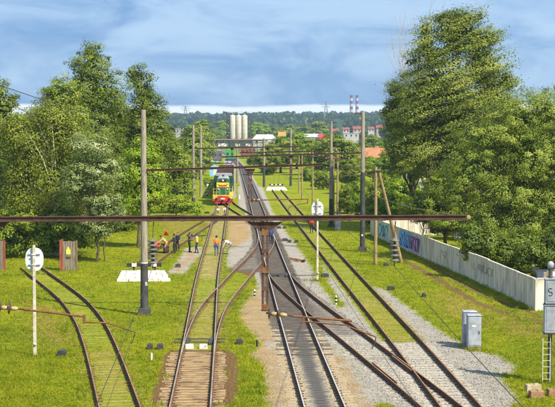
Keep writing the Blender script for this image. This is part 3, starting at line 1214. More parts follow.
photo_tree('broad_willow_tree', 'broad fine leaved willow at the right picture edge behind fence end', 508, 112,
           [(520, 118, 36, 28), (548, 112, 30, 26), (490, 140, 34, 28), (530, 158, 44, 34), (470, 170, 34, 30), (560, 160, 34, 44), (505, 195, 44, 30), (548, 205, 34, 34), (458, 196, 20, 18), (512, 226, 34, 20), (482, 220, 22, 16), (556, 236, 26, 22), (535, 240, 20, 14)],
           'willow', 1700, 60, 0.15, 0.58, 43, 0.34, trunks=2, limbs=46, wind=(0.3, 0), group=GR_)
photo_tree('leafy_tree', 'shaded green tree above the fence between poplar and willow', 446, 126,
           [(446, 186, 22, 20), (430, 204, 20, 14), (462, 205, 22, 16), (448, 222, 26, 12)], 'mid', 380, 50, 0.19, 0.55, 44, 0.17, group=GR_)
photo_tree('fence_shrub', 'shrubs spilling over the fence behind the blue graffiti', 424, 128,
           [(408, 208, 14, 10), (424, 214, 16, 10), (440, 226, 14, 10)], 'mid', 170, 45, 0.18, 0.45, 45, 0.06, cat='shrub', group='shrubs at the edges of the grass')
photo_tree('fence_shrub', 'tall dark shrub behind the fence under the willow', 496, 100,
           [(486, 244, 14, 20), (505, 254, 14, 18), (470, 238, 12, 18), (524, 258, 14, 18)], 'dark', 260, 45, 0.18, 0.5, 46, 0.07, cat='shrub', group='shrubs at the edges of the grass')

photo_tree('fence_shrub', 'added dark shrub standing in for tree shade behind the fence end at the right picture edge', 553, 98,  # dark foliage added in place of tree shade over the bright grass
           [(546, 252, 16, 20), (562, 246, 20, 26), (530, 256, 14, 18)], 'dark', 260, 45, 0.17, 0.5, 47, 0.07, cat='shrub', group='shrubs at the edges of the grass')
photo_tree('fence_shrub', 'added dark shrub filling in for shade behind the fence left of the scrap heap', 512, 104,  # another added dark shrub, stands in for the shade under the willow
           [(500, 246, 16, 20), (520, 246, 18, 20), (538, 248, 14, 18)], 'dark', 260, 45, 0.17, 0.5, 48, 0.07, cat='shrub', group='shrubs at the edges of the grass')
# ------------------------------------------------------------------ overhead line portals, poles and wires
conc = M('weathered_concrete', (0.33, 0.285, 0.215), (0.19, 0.16, 0.115), 1.6, 0.9, 0, 0.3, stretch=(5, 5, 0.7))
wood = M('weathered_pole_wood', (0.36, 0.265, 0.13), (0.18, 0.125, 0.06), 2.0, 0.9, 0, 0.3, stretch=(7, 7, 0.6))
tar = M('black_tarred_base', (0.075, 0.07, 0.066), (0.035, 0.034, 0.034), 2.0, 0.75, 0, 0.2)
brown = M('rusty_brown_steel', (0.115, 0.058, 0.040), (0.055, 0.028, 0.021), 5.0, 0.75, 0.1, 0.2)
rusty = M('orange_rusty_steel', (0.24, 0.105, 0.040), (0.10, 0.045, 0.022), 7.0, 0.8, 0.1, 0.2)
wire_m = M('dark_wire', (0.055, 0.045, 0.035), (0.03, 0.025, 0.02), 3.0, 0.6)
cable_m = M('tan_sheathed_cable', (0.20, 0.15, 0.085), (0.11, 0.08, 0.05), 3.0, 0.7)
porc = M('brown_porcelain', (0.075, 0.035, 0.022), (0.05, 0.024, 0.016), 6.0, 0.2, 0, 0, spec=0.6)
porc_y = M('cream_porcelain', (0.40, 0.30, 0.15), (0.28, 0.20, 0.10), 6.0, 0.3)
glassins = M('grey_green_glass_disc', (0.15, 0.145, 0.12), (0.09, 0.09, 0.075), 6.0, 0.55, 0, 0, spec=0.35)
white_p = M('chipped_white_paint', (0.66, 0.63, 0.57), (0.30, 0.26, 0.19), 3.4, 0.75, 0, 0.15, lo=0.26, hi=0.52)
black_p = M('black_paint', (0.03, 0.03, 0.03), (0.018, 0.018, 0.018), 3.0, 0.7)
grey_p = M('blue_grey_paint', (0.38, 0.41, 0.45), (0.22, 0.24, 0.27), 1.7, 0.6, 0, 0.05)
grey_d = M('dark_grey_steel', (0.060, 0.058, 0.056), (0.03, 0.03, 0.03), 4.0, 0.6)
red_p = M('red_paint', (0.50, 0.030, 0.020), (0.36, 0.02, 0.015), 3.0, 0.5)
yel_p = M('yellow_paint', (0.72, 0.52, 0.03), (0.56, 0.38, 0.02), 3.0, 0.5)


def L_(p, root):
    return Vector(p) - Vector(root.location)


def pole_parts(root, h, r0, r1, mat_, tar_h=0.0, cap=True, foot=None):
    mb = MB()
    if tar_h > 0:
        rt = r0 + (r1 - r0) * tar_h / h
        MB().tube([(0, 0, -0.2), (0, 0, tar_h)], [r0 * 1.02, rt * 1.02], 14).build('tarred_base', tar, root)
        mb.tube([(0, 0, tar_h), (0, 0, h)], [rt, r1], 14)
    else:
        mb.tube([(0, 0, -0.2), (0, 0, h)], [r0, r1], 12)
    mb.build('shaft', mat_, root)
    if foot:
        MB().box((0, 0, foot / 2 - 0.05), (r0 * 3.1, r0 * 3.1, foot + 0.1), 0, taper=0.94).build('foundation', conc if foot < 0.3 else tar, root, 0.02)


def beam_section(mb, a, b, hgt, wid):
    a, b = Vector(a), Vector(b)
    for s_ in (-1, 1):
        mb.bar(a + Vector((0, s_ * wid / 2, 0)), b + Vector((0, s_ * wid / 2, 0)), hgt, 0.02) if False else None
    d = (b - a).normalized()
    up = Vector((0, 0, 1))
    fw = Vector((0, 1, 0))
    # two channels back to back with flanges top and bottom
    for s_ in (-1, 1):
        c = fw * (s_ * wid / 2)
        poly = [(0, -hgt / 2), (s_ * 0.05, -hgt / 2), (s_ * 0.05, -hgt / 2 + 0.014), (s_ * 0.012, -hgt / 2 + 0.014), (s_ * 0.012, hgt / 2 - 0.014), (s_ * 0.05, hgt / 2 - 0.014), (s_ * 0.05, hgt / 2), (0, hgt / 2)]
        n = len(poly)
        va = [a + c + fw * q + up * zz for q, zz in poly]
        vb = [b + c + fw * q + up * zz for q, zz in poly]
        ff = [tuple(range(n)), tuple(reversed(range(n, 2 * n)))] + [(i, i + n, (i + 1) % n + n, (i + 1) % n) for i in range(n)]
        mb.add(va + vb, ff)
    ln = (b - a).length
    k = int(ln / 0.9)
    for i in range(k + 1):
        q = a.lerp(b, (i + 0.5) / (k + 1))
        mb.box(q + up * (hgt / 2 + 0.006), (0.12, wid + 0.10, 0.010))
        mb.box(q - up * (hgt / 2 + 0.006), (0.12, wid + 0.10, 0.010))


def rod_insulator(root, a, b, name='rod_insulator'):
    """two ribbed insulators in a horizontal strut from a towards b"""
    a, b = Vector(a), Vector(b)
    d = (b - a)
    rot = d.to_track_quat('X', 'Z').to_matrix()
    ln = d.length
    mb = MB()
    mb.lathe([(0.022, 0), (0.022, ln)], 8, axis='X')
    for u in (0.12, 0.46):
        prof = [(0.03, u * ln - 0.02), (0.15, u * ln), (0.155, u * ln + 0.02), (0.05, u * ln + 0.05)]
        mb.lathe(prof, 14, axis='X')
        prof = [(0.045, u * ln + 0.05), (0.06, u * ln + 0.10), (0.055, u * ln + 0.20), (0.025, u * ln + 0.24)]
        mb.lathe(prof, 10, axis='X', mi=1)
    mb.v = [tuple(rot @ Vector(q) + a) for q in mb.v]
    mb.build(name, [porc, porc_y], root)


def hanging_post(root, top, bottom, wid, gw, gh):
    top, bottom = Vector(top), Vector(bottom)
    MB().prism([(top.x - gw / 2, top.z), (top.x + gw / 2, top.z), (top.x + wid * 0.8, top.z - gh), (top.x - wid * 0.8, top.z - gh)], top.y - 0.012, top.y + 0.012).build('gusset_plate', brown, root)
    for s_ in (-1, 1):
        mb = MB()
        x = top.x + s_ * wid / 2
        mb.box((x, top.y, (top.z - 0.12 + bottom.z) / 2), (0.028, 0.09, top.z - 0.12 - bottom.z))
        mb.box((x - s_ * 0.02, top.y - 0.04, (top.z - 0.12 + bottom.z) / 2), (0.05, 0.012, top.z - 0.12 - bottom.z))
        mb.build('post_channel', brown, root)
    L = top.z - gh - bottom.z
    n = max(4, int(L / 0.38))
    for i in range(n):
        zz = bottom.z + 0.08 + (L - 0.1) * i / (n - 1)
        MB().box((top.x, top.y - 0.062, zz), (wid + 0.02, 0.008, 0.11 if i % 2 else 0.16)).build('batten_plate', brown if i % 2 else rusty, root)
    MB().box((top.x, top.y, bottom.z - 0.01), (wid + 0.05, 0.11, 0.03)).build('end_plate', brown, root)


def console(root, pts, arm, rad=0.028):
    pts = [Vector(p) for p in pts]
    rod_insulator(root, pts[0], pts[1])
    MB().tube(pts[1:], rad, 8).build('bracket_tube', rusty, root)
    MB().tube([Vector(p) for p in arm], rad * 0.72, 8).build('registration_arm', rusty, root)
    e, s_ = Vector(arm[0]), pts[-1]
    c0 = s_ if (s_ - e).length < 0.35 else e + Vector((0, 0, 0.10))
    MB().bar(c0 + Vector((0, 0, 0.04)), e - Vector((0, 0, 0.05)), 0.06, 0.07).build('bracket_clamp', rusty, root)
    q = Vector(arm[-1])
    MB().tube([q, q + Vector((-0.03, 0, -0.16)), q + Vector((-0.10, 0, -0.30))], 0.012, 6).build('contact_wire_clamp', brown, root)


# ---- portal 1 (nearest): long beam across the picture
Y1 = 34.5
lp = at(-34, 200, Y1)
r = thing('catenary_portal', 'nearest brown overhead line beam crossing the whole picture with riveted hanging post', 'catenary portal', (lp.x, Y1, 0))
pole_parts(r, 12.4, 0.24, 0.16, conc, 2.3, foot=0.35)
a1, b1 = at(-34, 219.2, Y1), at(466, 217.4, Y1)
mb = MB()
beam_section(mb, L_(a1, r), L_(b1, r), 0.125, 0.10)
mb.build('beam', brown, r)
MB().box(L_(b1, r) + Vector((0.06, 0, 0)), (0.10, 0.11, 0.10)).build('beam_end_insulator', porc_y, r, 0.02)
hanging_post(r, L_(at(265, 222, Y1), r), L_(at(263.5, 310, Y1), r), 0.15, 0.92, 0.24)
console(r, [L_(at(266, 313, Y1), r), L_(at(292, 316, Y1), r), L_(at(352, 321, Y1), r)], [L_(at(304, 321.5, Y1), r), L_(at(345, 325, Y1), r), L_(at(376, 337, Y1), r)])
hp = at(-8, 200, Y1)
hanging_post(r, L_(at(-8, 222, Y1), r), L_(at(-8, 308, Y1), r), 0.15, 0.92, 0.24)
console(r, [L_(at(-4, 307, Y1), r), L_(at(24, 309.5, Y1), r), L_(at(84, 316.5, Y1), r)], [L_(at(84, 322, Y1), r), L_(at(108, 323, Y1), r), L_(at(135, 332, Y1), r)])

# ---- portal 2
Y2 = 79.8
lp = at(144.5, 316, Y2)
r = thing('catenary_portal', 'second overhead line portal, its grey pole with black base stands by left buffer stop', 'catenary portal', (lp.x, Y2, 0))
pole_parts(r, 12.2, 0.235, 0.15, conc, 3.1, foot=0.45)
a1, b1 = at(144.5, 170.5, Y2), at(322, 164.8, Y2)
mb = MB()
beam_section(mb, L_(a1, r), L_(b1, r), 0.13, 0.12)
mb.build('beam', brown, r)
hanging_post(r, L_(at(250, 169, Y2), r), L_(at(250, 201, Y2), r), 0.18, 0.62, 0.32)
console(r, [L_(at(251, 199.8, Y2), r), L_(at(262, 200, Y2), r), L_(at(308, 199, Y2), r)], [L_(at(307.5, 203, Y2), r), L_(at(298, 204.5, Y2), r), L_(at(289, 207, Y2), r)], 0.032)
MB().tube([L_(at(140, 201.5, Y2), r), L_(at(150, 201, Y2), r), L_(at(184, 202, Y2), r)], 0.022, 6).build('side_strut', rusty, r)
MB().lathe([(0.222, 3.08), (0.222, 3.16)], 14).build('pole_band', white_p, r)
MB().box((0.14, -0.20, 1.9), (0.12, 0.02, 0.22)).build('number_plate', white_p, r)

# ---- portal 3: pole on the right
Y3 = 121.7
rp = at(362.5, 252, Y3)
r = thing('catenary_portal', 'third overhead line portal with tall pole right of the track, black below and grey above', 'catenary portal', (rp.x, Y3, 0))
pole_parts(r, 12.65, 0.24, 0.165, conc, 7.2, foot=0.45)
a1, b1 = at(222, 157, Y3), at(362, 153, Y3)
mb = MB()
beam_section(mb, L_(a1, r), L_(b1, r), 0.13, 0.14)
mb.build('beam', brown, r)
hanging_post(r, L_(at(291, 155.4, Y3), r), L_(at(291, 177, Y3), r), 0.2, 0.55, 0.25)
MB().bar(L_(at(345, 168, Y3), r), L_(at(373, 167, Y3), r), 0.08).build('cross_arm', brown, r)
MB().bar(L_(at(346, 175.5, Y3), r), L_(at(376, 175, Y3), r), 0.08).build('cross_arm', brown, r)
MB().bar(L_(at(354, 114, Y3), r), L_(at(364, 113, Y3), r), 0.10).build('top_bracket', brown, r)
MB().box(L_(at(362, 235, Y3), r) + Vector((0, -0.26, 0)), (0.16, 0.02, 0.16)).build('number_plate', white_p, r)

# ---- portal 4 and 5, farther
Y4 = 181.0
lp = at(193.5, 212, Y4)
r = thing('catenary_portal', 'far overhead line portal, thin pole among left trees with beam above locomotive', 'catenary portal', (lp.x, Y4, 0))
pole_parts(r, 11.6, 0.25, 0.16, conc, 1.9, foot=0.3)
mb = MB()
beam_section(mb, L_(at(193.5, 148.5, Y4), r), L_(at(300, 146.5, Y4), r), 0.15, 0.14)
mb.build('beam', brown, r)
hanging_post(r, L_(at(232, 148, Y4), r), L_(at(232, 161, Y4), r), 0.2, 0.5, 0.25)
MB().tube([L_(at(193.5, 164, Y4), r), L_(at(214, 164.5, Y4), r)], 0.03, 6).build('side_strut', brown, r)
Y5 = 153.0
rp = at(331, 227, Y5)
r = thing('catenary_portal', 'overhead line pole with pale top behind the small grey cabinet, beam reaching left', 'catenary portal', (rp.x, Y5, 0))
pole_parts(r, 12.0, 0.24, 0.16, conc, 3.2, foot=0.3)
mb = MB()
beam_section(mb, L_(at(240, 152.8, Y5), r), L_(at(331, 151, Y5), r), 0.13, 0.14)
mb.build('beam', brown, r)
MB().bar(L_(at(322, 158, Y5), r), L_(at(349, 158.6, Y5), r), 0.08).build('cross_arm', brown, r)
MB().bar(L_(at(325, 168, Y5), r), L_(at(338, 168, Y5), r), 0.08).build('cross_arm', brown, r)


def simple_pole(name, label, px, base_y, top_y, r0, mat_, arms=(), tar_h=0.0, group='line poles in the yard'):
    b = G(px, base_y)
    tz = at(px, top_y, b.y).z
    rt = thing(name, label, 'pole', (b.x, b.y, 0), 0, group)
    pole_parts(rt, tz, r0, r0 * 0.7, mat_, tar_h)
    for (x0, x1, yy) in arms:
        MB().bar(L_(at(x0, yy, b.y - 0.2), rt), L_(at(x1, yy, b.y - 0.2), rt), 0.07).build('cross_arm', brown, rt)
        for xx in (x0 + 1, x1 - 1):
            q = L_(at(xx, yy, b.y - 0.2), rt)
            MB().lathe([(0.02, 0), (0.06, 0.06), (0.05, 0.16), (0.02, 0.2)], 8, c=q).build('pin_insulator', white_p, rt)
    return rt


simple_pole('timber_pole', 'slender brown wooden pole directly left of the small grey cabinet', 333.5, 226, 156, 0.13, wood)
simple_pole('timber_pole', 'brown wooden pole rising behind the small grey cabinet', 337.5, 216, 150, 0.14, wood, [(325, 350, 159)])
simple_pole('timber_pole', 'thin dark pole just left of the right round board', 312.7, 207, 150, 0.13, wood, [(305, 320, 156)])
simple_pole('timber_pole', 'thin pole farther back, second left of the right round board', 302, 200, 152, 0.13, wood)
simple_pole('timber_pole', 'thin pole farther back, third left of the right round board', 299, 193.5, 155, 0.13, wood)
simple_pole('concrete_pole', 'pale pole with black foot beside the right white buffer stop', 290.8, 186, 128, 0.25, conc, tar_h=4.0)
simple_pole('concrete_pole', 'pale pole with black foot left of the right white buffer stop', 264, 187, 138, 0.25, conc, tar_h=4.0)
simple_pole('concrete_pole', 'slim grey pole among left trees right of the far portal pole', 201, 197, 125, 0.24, conc)
simple_pole('concrete_pole', 'whitish pole standing right beside the freight wagons', 237.5, 183, 147, 0.24, conc)

# A-frame pole
b0 = G(375.5, 265)
r = thing('braced_timber_pole', 'yellowish wooden pole with a leaning brace leg in front of the graffiti', 'pole', (b0.x, b0.y, 0))
topz = at(375.5, 167, b0.y).z
MB().tube([(0, 0, -.2), (0, 0, topz)], [0.15, 0.11], 12).build('shaft', wood, r)
bl = G(402, 263)
MB().tube([L_((bl.x, bl.y, -0.2), r), L_(at(378.5, 170, b0.y), r)], [0.16, 0.11], 12).build('brace_leg', wood, r)
MB().bar(L_(at(374, 171, b0.y - 0.13), r), L_(at(381, 170.6, b0.y - 0.13), r), 0.09).build('tie_bar', brown, r)


# ---- insulator strings hung from the nearest beam
def insulator_string(label, px, top_y, bot_y, n):
    t0, b_ = at(px, top_y, Y1), at(px, bot_y, Y1)
    rt = thing('insulator_string', label, 'insulator', (t0.x, Y1, b_.z), 0, 'insulator strings hung from the nearest beam')
    kk = 0.84
    H = t0.z - b_.z
    MB().tube([(0, 0, H * 0.62), (0.03, 0, H)], 0.012, 6).build('hanger_rod', rusty, rt)
    step = H * 0.55 / n
    for i in range(n):
        zz = H * 0.62 - step * (i + 0.5)
        mb = MB()
        mb.lathe([(a_ * kk, h_ * kk) for a_, h_ in [(0.03, -0.055), (0.055, -0.035), (0.145, -0.02), (0.16, 0.0), (0.11, 0.035), (0.05, 0.05), (0.045, 0.085), (0.02, 0.09)]], 18)
        o = mb.build('insulator_disc', glassins, rt)
        o.location = (0.004 * (i % 2), 0, zz)
    MB().tube([(0, 0, H * 0.62 - step * n), (0, 0, 0)], 0.014, 6).build('end_clamp', brown, rt)
    return Vector((t0.x, Y1, b_.z))


mr = insulator_string('grey ribbed disc insulator string hanging in front of the graffiti fence', 394.5, 221, 266, 5)
ml = insulator_string('grey ribbed disc insulator string hanging in front of the black pole base', 152.5, 221, 268, 6)


def wire(label, pts, rad=0.007, mat_=None, sag=0.0, name='overhead_wire', n=14):
    P_ = []
    pts = [Vector(p) for p in pts]
    for a, b in zip(pts[:-1], pts[1:]):
        for i in range(n):
            u = i / n
            P_.append(a.lerp(b, u) - Vector((0, 0, sag * 4 * u * (1 - u))))
    P_.append(pts[-1])
    base = P_[0]
    o = MB().tube([q - base for q in P_], rad, 5).build(name, mat_ or wire_m)
    o.location = base
    return tag(o, label, 'wire', 'overhead wires')


c3n = at(374, 341.5, Y1)
c3m = at(287.5, 208.5, Y2)
far3 = Vector((float(T3(Y3)), Y3, 6.4))
far4 = Vector((float(T3(Y4)), Y4, 6.4))
wire('contact wire above the main track running under the nearest right bracket', [(3.8, -8, 5.9), c3n, c3m, far3, far4, (float(T3(300)), 300, 6.4)], 0.006, sag=0.05)
wire('carrying wire from the right insulator string over the main track', [(3.6, -8, 7.7), mr, (1.15, Y2, 7.9), (float(T3(Y3)) + .2, Y3, 8.3), (float(T3(Y4)) + .2, Y4, 8.4)], 0.007, sag=0.25)
c1n = at(131.5, 340, Y1)
wire('contact wire at the left over the overgrown curving track', [(-1.6, -8, 5.8), c1n, (-7.6, 66, 6.3), (-14.5, 92, 6.5)], 0.005, sag=0.05)
p2 = at(144.5, 170.5, Y2)
wire('carrying wire from the left insulator string ending at grey pole', [(-1.2, -8, 7.6), ml, (p2.x, Y2 - 0.2, 7.9)], 0.006, sag=0.2)
wire('feeder wire at upper left before the trees, reaching the grey pole top', [at(-34, 73, Y1), at(144.5, 128, Y2), at(193.5, 128.5, Y4)], 0.012, sag=0.15)
wire('feeder wire crossing the left trees below the other, down past grey pole', [at(-34, 79, Y1), at(146, 172.5, Y2 - 0.3), at(196, 198, 150)], 0.012, cable_m, sag=0.1)
wire('tan cable from the right end of the nearest beam sloping to distant poles', [at(466, 217, Y1), at(362.5, 187, Y3 - 0.3), at(264, 160, 260)], 0.016, cable_m, sag=0.35)
wire('thin wire between the right pole tops above the bushes', [at(362.5, 114, Y3), at(331, 123, Y5), at(290.8, 129, 270)], 0.012, sag=0.3)
wire('thin cross span wire over the right grass near the grey pole', [at(331, 168, Y5), at(362.5, 168, Y3 - .3)], 0.012, sag=0.1)

# droppers between carrying and contact wire over the main track
def lerp_tab(tab, Y, j):
    return np.interp(Y, [q_[1] for q_ in tab], [q_[j] for q_ in tab])


ca_ = [tuple(mr), (1.15, Y2, 7.9), (float(T3(Y3)) + .2, Y3, 8.3)]
co_ = [tuple(c3n), tuple(c3m), tuple(far3)]
for i_, Yd in enumerate((42.0, 50.0, 58.0, 66.0, 73.0, 87.0, 95.0, 104.0, 113.0)):
    u_ = ((Yd - Y1) / (Y2 - Y1)) if Yd < Y2 else ((Yd - Y2) / (Y3 - Y2))
    wire('thin dropper wire hanging over the main track, %s from the nearest beam' % ('first', 'second', 'third', 'fourth', 'fifth', 'sixth', 'seventh', 'eighth', 'ninth')[i_],
         [(lerp_tab(ca_, Yd, 0), Yd, lerp_tab(ca_, Yd, 2) - 1.0 * u_ * (1 - u_)), (lerp_tab(co_, Yd, 0), Yd, lerp_tab(co_, Yd, 2) - 0.2 * u_ * (1 - u_))], 0.006, name='dropper_wire', n=2)

# ---- buffer stops (white painted bed with striped beam)
stripe = None


def buffer_stop(label, px, py, rz):
    g = G(px, py)
    rt = thing('buffer_stop', label, 'buffer stop', (g.x, g.y, 0), rz, 'buffer stops with white beds')
    # whitewashed stones laid as a sloping bed
    rr = random.Random(int(px))
    for i in range(5):
        for j in range(9):
            x = -1.72 + j * 0.43 + rr.uniform(-.04, .04) + (i - 2) * -0.02
            y = -0.15 + i * 0.40
            wd = 1.0 - 0.045 * i
            mb = MB()
            mb.box((0, 0, 0), (0.44 * wd, 0.42, 0.20 + 0.05 * rr.random()), 0, Matrix.Rotation(rr.uniform(-.10, .10), 3, 'Z') @ Matrix.Rotation(rr.uniform(-.06, .06), 3, 'X'), taper=0.90)
            o = mb.build('white_stone', white_p, rt)
            o.location = (x * wd, y, 0.10 + 0.10 * i)
    for s_ in (-1, 1):
        MB().box((s_ * 0.78, 2.1, 0.55), (0.16, 0.16, 1.2)).build('post', brown, rt)
    n = 7
    for i in range(n):
        MB().box((-1.29 + 2.58 * (i + 0.5) / n, 1.98, 0.98), (2.58 / n - 0.004, 0.09, 0.26)).build('stripe_block', black_p if i % 2 == 0 else white_p, rt)
    MB().box((0, 2.08, 0.98), (2.56, 0.10, 0.22)).build('beam', brown, rt)
    MB().box((1.55, -0.30, 0.14), (0.36, 0.30, 0.36), 0, Matrix.Rotation(0.5, 3, 'Y')).build('corner_stone', white_p, rt)


buffer_stop('white stone buffer stop with striped bar behind the left grey pole', 143, 281, 0.05)
buffer_stop('distant white stone buffer stop with striped bar on the right track', 276.5, 190.5, 0.03)


# ---- round boards on thin posts, seen from behind
def board(label, px, base_y, top_y, disc_y, hw, hh, pale=True):
    g = G(px, base_y)
    rt = thing('railway_board', label, 'railway sign', (g.x, g.y, 0), 0, 'white railway boards seen from behind')
    k = g.y / F
    H = at(px, top_y, g.y).z
    dz = at(px, disc_y, g.y).z
    MB().box((0, 0, H / 2 - 0.1), (0.15, 0.14, H + 0.2), 0, taper=0.8).build('post', M('pale_post_concrete', (0.60, 0.55, 0.45), (0.38, 0.33, 0.25), 3, 0.9, 0, 0.2), rt, 0.01)
    mb = MB()
    n = 28
    prof = []
    for i in range(n):
        a = 2 * math.pi * i / n
        ca, sa = math.cos(a), math.sin(a)
        e = 0.82
        prof.append((hw * k * math.copysign(abs(ca) ** e, ca), dz + hh * k * math.copysign(abs(sa) ** e, sa)))
    mb.prism(prof, 0.09, 0.115)
    mb.build('plate', M('board_back_grey_white', (0.62, 0.65, 0.68), (0.50, 0.53, 0.56), 2.5, 0.6), rt)
    for q in (-0.45, 0.45):
        MB().box((0, 0.055, dz + q * hh * k), (hw * k * 1.3, 0.06, 0.035)).build('bracket', grey_p, rt)
        MB().box((0, -0.075, dz + q * hh * k), (0.20, 0.02, 0.06)).build('clamp', white_p, rt)
    MB().lathe([(0.06, 0), (0.085, 0.05), (0.05, 0.1)], 10, c=(0.02, -0.09, 0.55)).build('fitting', white_p, rt)
    return rt


board('large pale round board on thin post beside the left curving track', 35, 356, 245, 259.5, 9.2, 11.8)
board('pale round board on thin post left of the right grassy track', 317.5, 281, 199, 209.5, 6.0, 8.2)

# ---- relay cabinets


def cabinet(label, px, base_y, wpx, hpx, rz=0.0, group='grey trackside cabinets'):
    g = G(px, base_y)
    k = g.y / F
    wd, hg = wpx * k, hpx * k
    rt = thing('relay_cabinet', label, 'cabinet', (g.x, g.y, 0), rz, group)
    MB().box((0, 0.25, 0.06), (wd * 0.96, 0.46, 0.16)).build('plinth', conc, rt)
    MB().box((0, 0.25, hg / 2 + 0.1), (wd, 0.5, hg - 0.12)).build('housing', grey_p, rt, 0.012)
    MB().box((0, 0.25, hg + 0.06), (wd + 0.07, 0.58, 0.05), 0, taper=0.9).build('roof_cap', grey_p, rt, 0.008)
    d = MB().box((0, -0.008, hg / 2 + 0.1), (wd * 0.88, 0.02, hg - 0.28)).build('door', grey_p, rt, 0.006)
    MB().box((wd * 0.33, -0.03, hg * 0.52), (0.03, 0.03, 0.14)).build('handle', grey_d, d)
    MB().box((wd * -0.05, -0.0205, hg * 0.72), (wd * 0.3, 0.004, 0.09)).build('plate', white_p, d)
    return rt


cabinet('nearer grey steel cabinet at gravel edge, in front of its twin', 474.5, 350, 13.5, 34, 0.03)
cabinet('grey steel cabinet half hidden behind its nearer twin', 470, 347, 13.5, 34.5, 0.03)
cabinet('small pale grey cabinet at the foot of the wooden pole', 338, 231, 5.5, 15.5, 0.0)

# ---- signal at the right edge
g = G(548.5, 383)
k = g.y / F
r = thing('signal_mast', 'grey railway signal seen from behind at right edge, with mesh ladder', 'railway signal', (g.x, g.y, 0))
MB().tube([(0.04, 0, -.2), (0.04, 0, 5.1)], 0.09, 12).build('mast', M('dark_mast_timber', (0.10, 0.085, 0.07), (0.05, 0.043, 0.036), 3, 0.85, 0, 0.3), r)
for (y0, y1, w0) in ((279, 303, 12), (305, 332, 13)):
    z0, z1 = at(548, y1, g.y).z, at(548, y0, g.y).z
    bx = MB().box((0.10, -0.1, (z0 + z1) / 2), (w0 * k * 1.25, 0.36, z1 - z0)).build('signal_housing', grey_p, r, 0.015)
    MB().box((0.10, -0.285, (z0 + z1) / 2), (w0 * k * 1.0, 0.02, (z1 - z0) * 0.82)).build('door_panel', grey_p, bx, 0.012)
    MB().box((0.10, -0.1, z1 + 0.02), (w0 * k * 1.35, 0.42, 0.035)).build('lid', grey_p, bx)
    MB().box((0.10, -0.1, z0 - 0.03), (w0 * k * 1.3, 0.40, 0.06)).build('shelf', grey_d, bx)
    if y0 == 279:
        mb = MB()
        pts = []
        for i in range(15):
            a = R(40 + 250 * i / 14)
            pts.append((-0.02 + 0.085 * math.cos(a), -0.302, (z0 + z1) / 2 + 0.07 + 0.08 * math.sin(a)))
        for i in range(1, 15):
            a = R(110 - 250 * i / 14)
            pts.append((-0.02 + 0.085 * math.cos(a), -0.302, (z0 + z1) / 2 - 0.09 + 0.08 * math.sin(a)))
        mb.tube(pts, 0.014, 6)
        mb.build('painted_letter', black_p, bx)
ztop = at(549, 265, g.y).z
MB().lathe([(0.02, -0.16), (0.12, -0.14), (0.15, 0.0), (0.13, 0.09), (0.07, 0.15), (0.01, 0.17)], 14, c=(0.04, 0, ztop)).build('lamp_dome', grey_p, r)
for s_ in (-1, 1):
    MB().bar((-0.13 + s_ * 0.16, -0.16, -0.05), (-0.13 + s_ * 0.16, -0.16, 2.25), 0.025).build('ladder_rail', white_p, r)
for i in range(8):
    MB().bar((-0.29, -0.16, 0.2 + 0.27 * i), (0.03, -0.16, 0.2 + 0.27 * i), 0.018).build('rung', white_p, r)

# ---- timber and concrete blocks
blk = M('old_rusty_brown_block', (0.34, 0.20, 0.10), (0.18, 0.10, 0.05), 5, 0.9, 0, 0.4)
blk2 = M('pale_dusty_block', (0.45, 0.37, 0.24), (0.30, 0.23, 0.13), 5, 0.9, 0, 0.4)
for (x, y, w_, lab, m_) in ((536.5, 398, 0.62, 'brown concrete block in front of the pale one near signal foot', blk), (533, 391.5, 0.66, 'pale dusty block leaning behind the brown one near signal foot', blk2), (553, 396, 0.5, 'brown block cut by the right picture edge near signal foot', blk)):
    g = G(x, y)
    mb = MB()
    mb.box((0, 0, 0.15), (w_, 0.36, 0.32), 0, taper=0.95)
    mb.box((w_ * 0.2, -0.05, 0.325), (w_ * 0.4, 0.2, 0.05), 0, taper=0.8)
    o = mb.build('concrete_block', m_, None, 0.03)
    o.location = (g.x, g.y, 0)
    o.rotation_euler.z = 0.15
    tag(o, lab, 'block', 'blocks near the signal')

# ---- small trackside equipment


def point_machine(label, px, py, wpx, rz=0.0, rodlen=0.0):
    g = G(px, py)
    k = g.y / F
    wd = wpx * k
    rt = thing('point_machine', label, 'point machine', (g.x, g.y, 0), rz, 'dark trackside boxes')
    wd *= 1.05
    MB().box((0, 0, 0.10), (wd, 0.55, 0.24)).build('housing', grey_d, rt, 0.008)
    MB().box((wd * 0.05, 0, 0.245), (wd * 0.55, 0.44, 0.05)).build('lid', grey_d, rt, 0.005)
    MB().box((-wd * 0.3, -0.23, 0.20), (0.12, 0.06, 0.12)).build('lock', grey_d, rt)
    if rodlen:
        MB().tube([(-wd / 2, 0.05, 0.14), (-wd / 2 - rodlen, 0.05, 0.12)], 0.03, 6).build('throw_rod', brown, rt)
    return rt


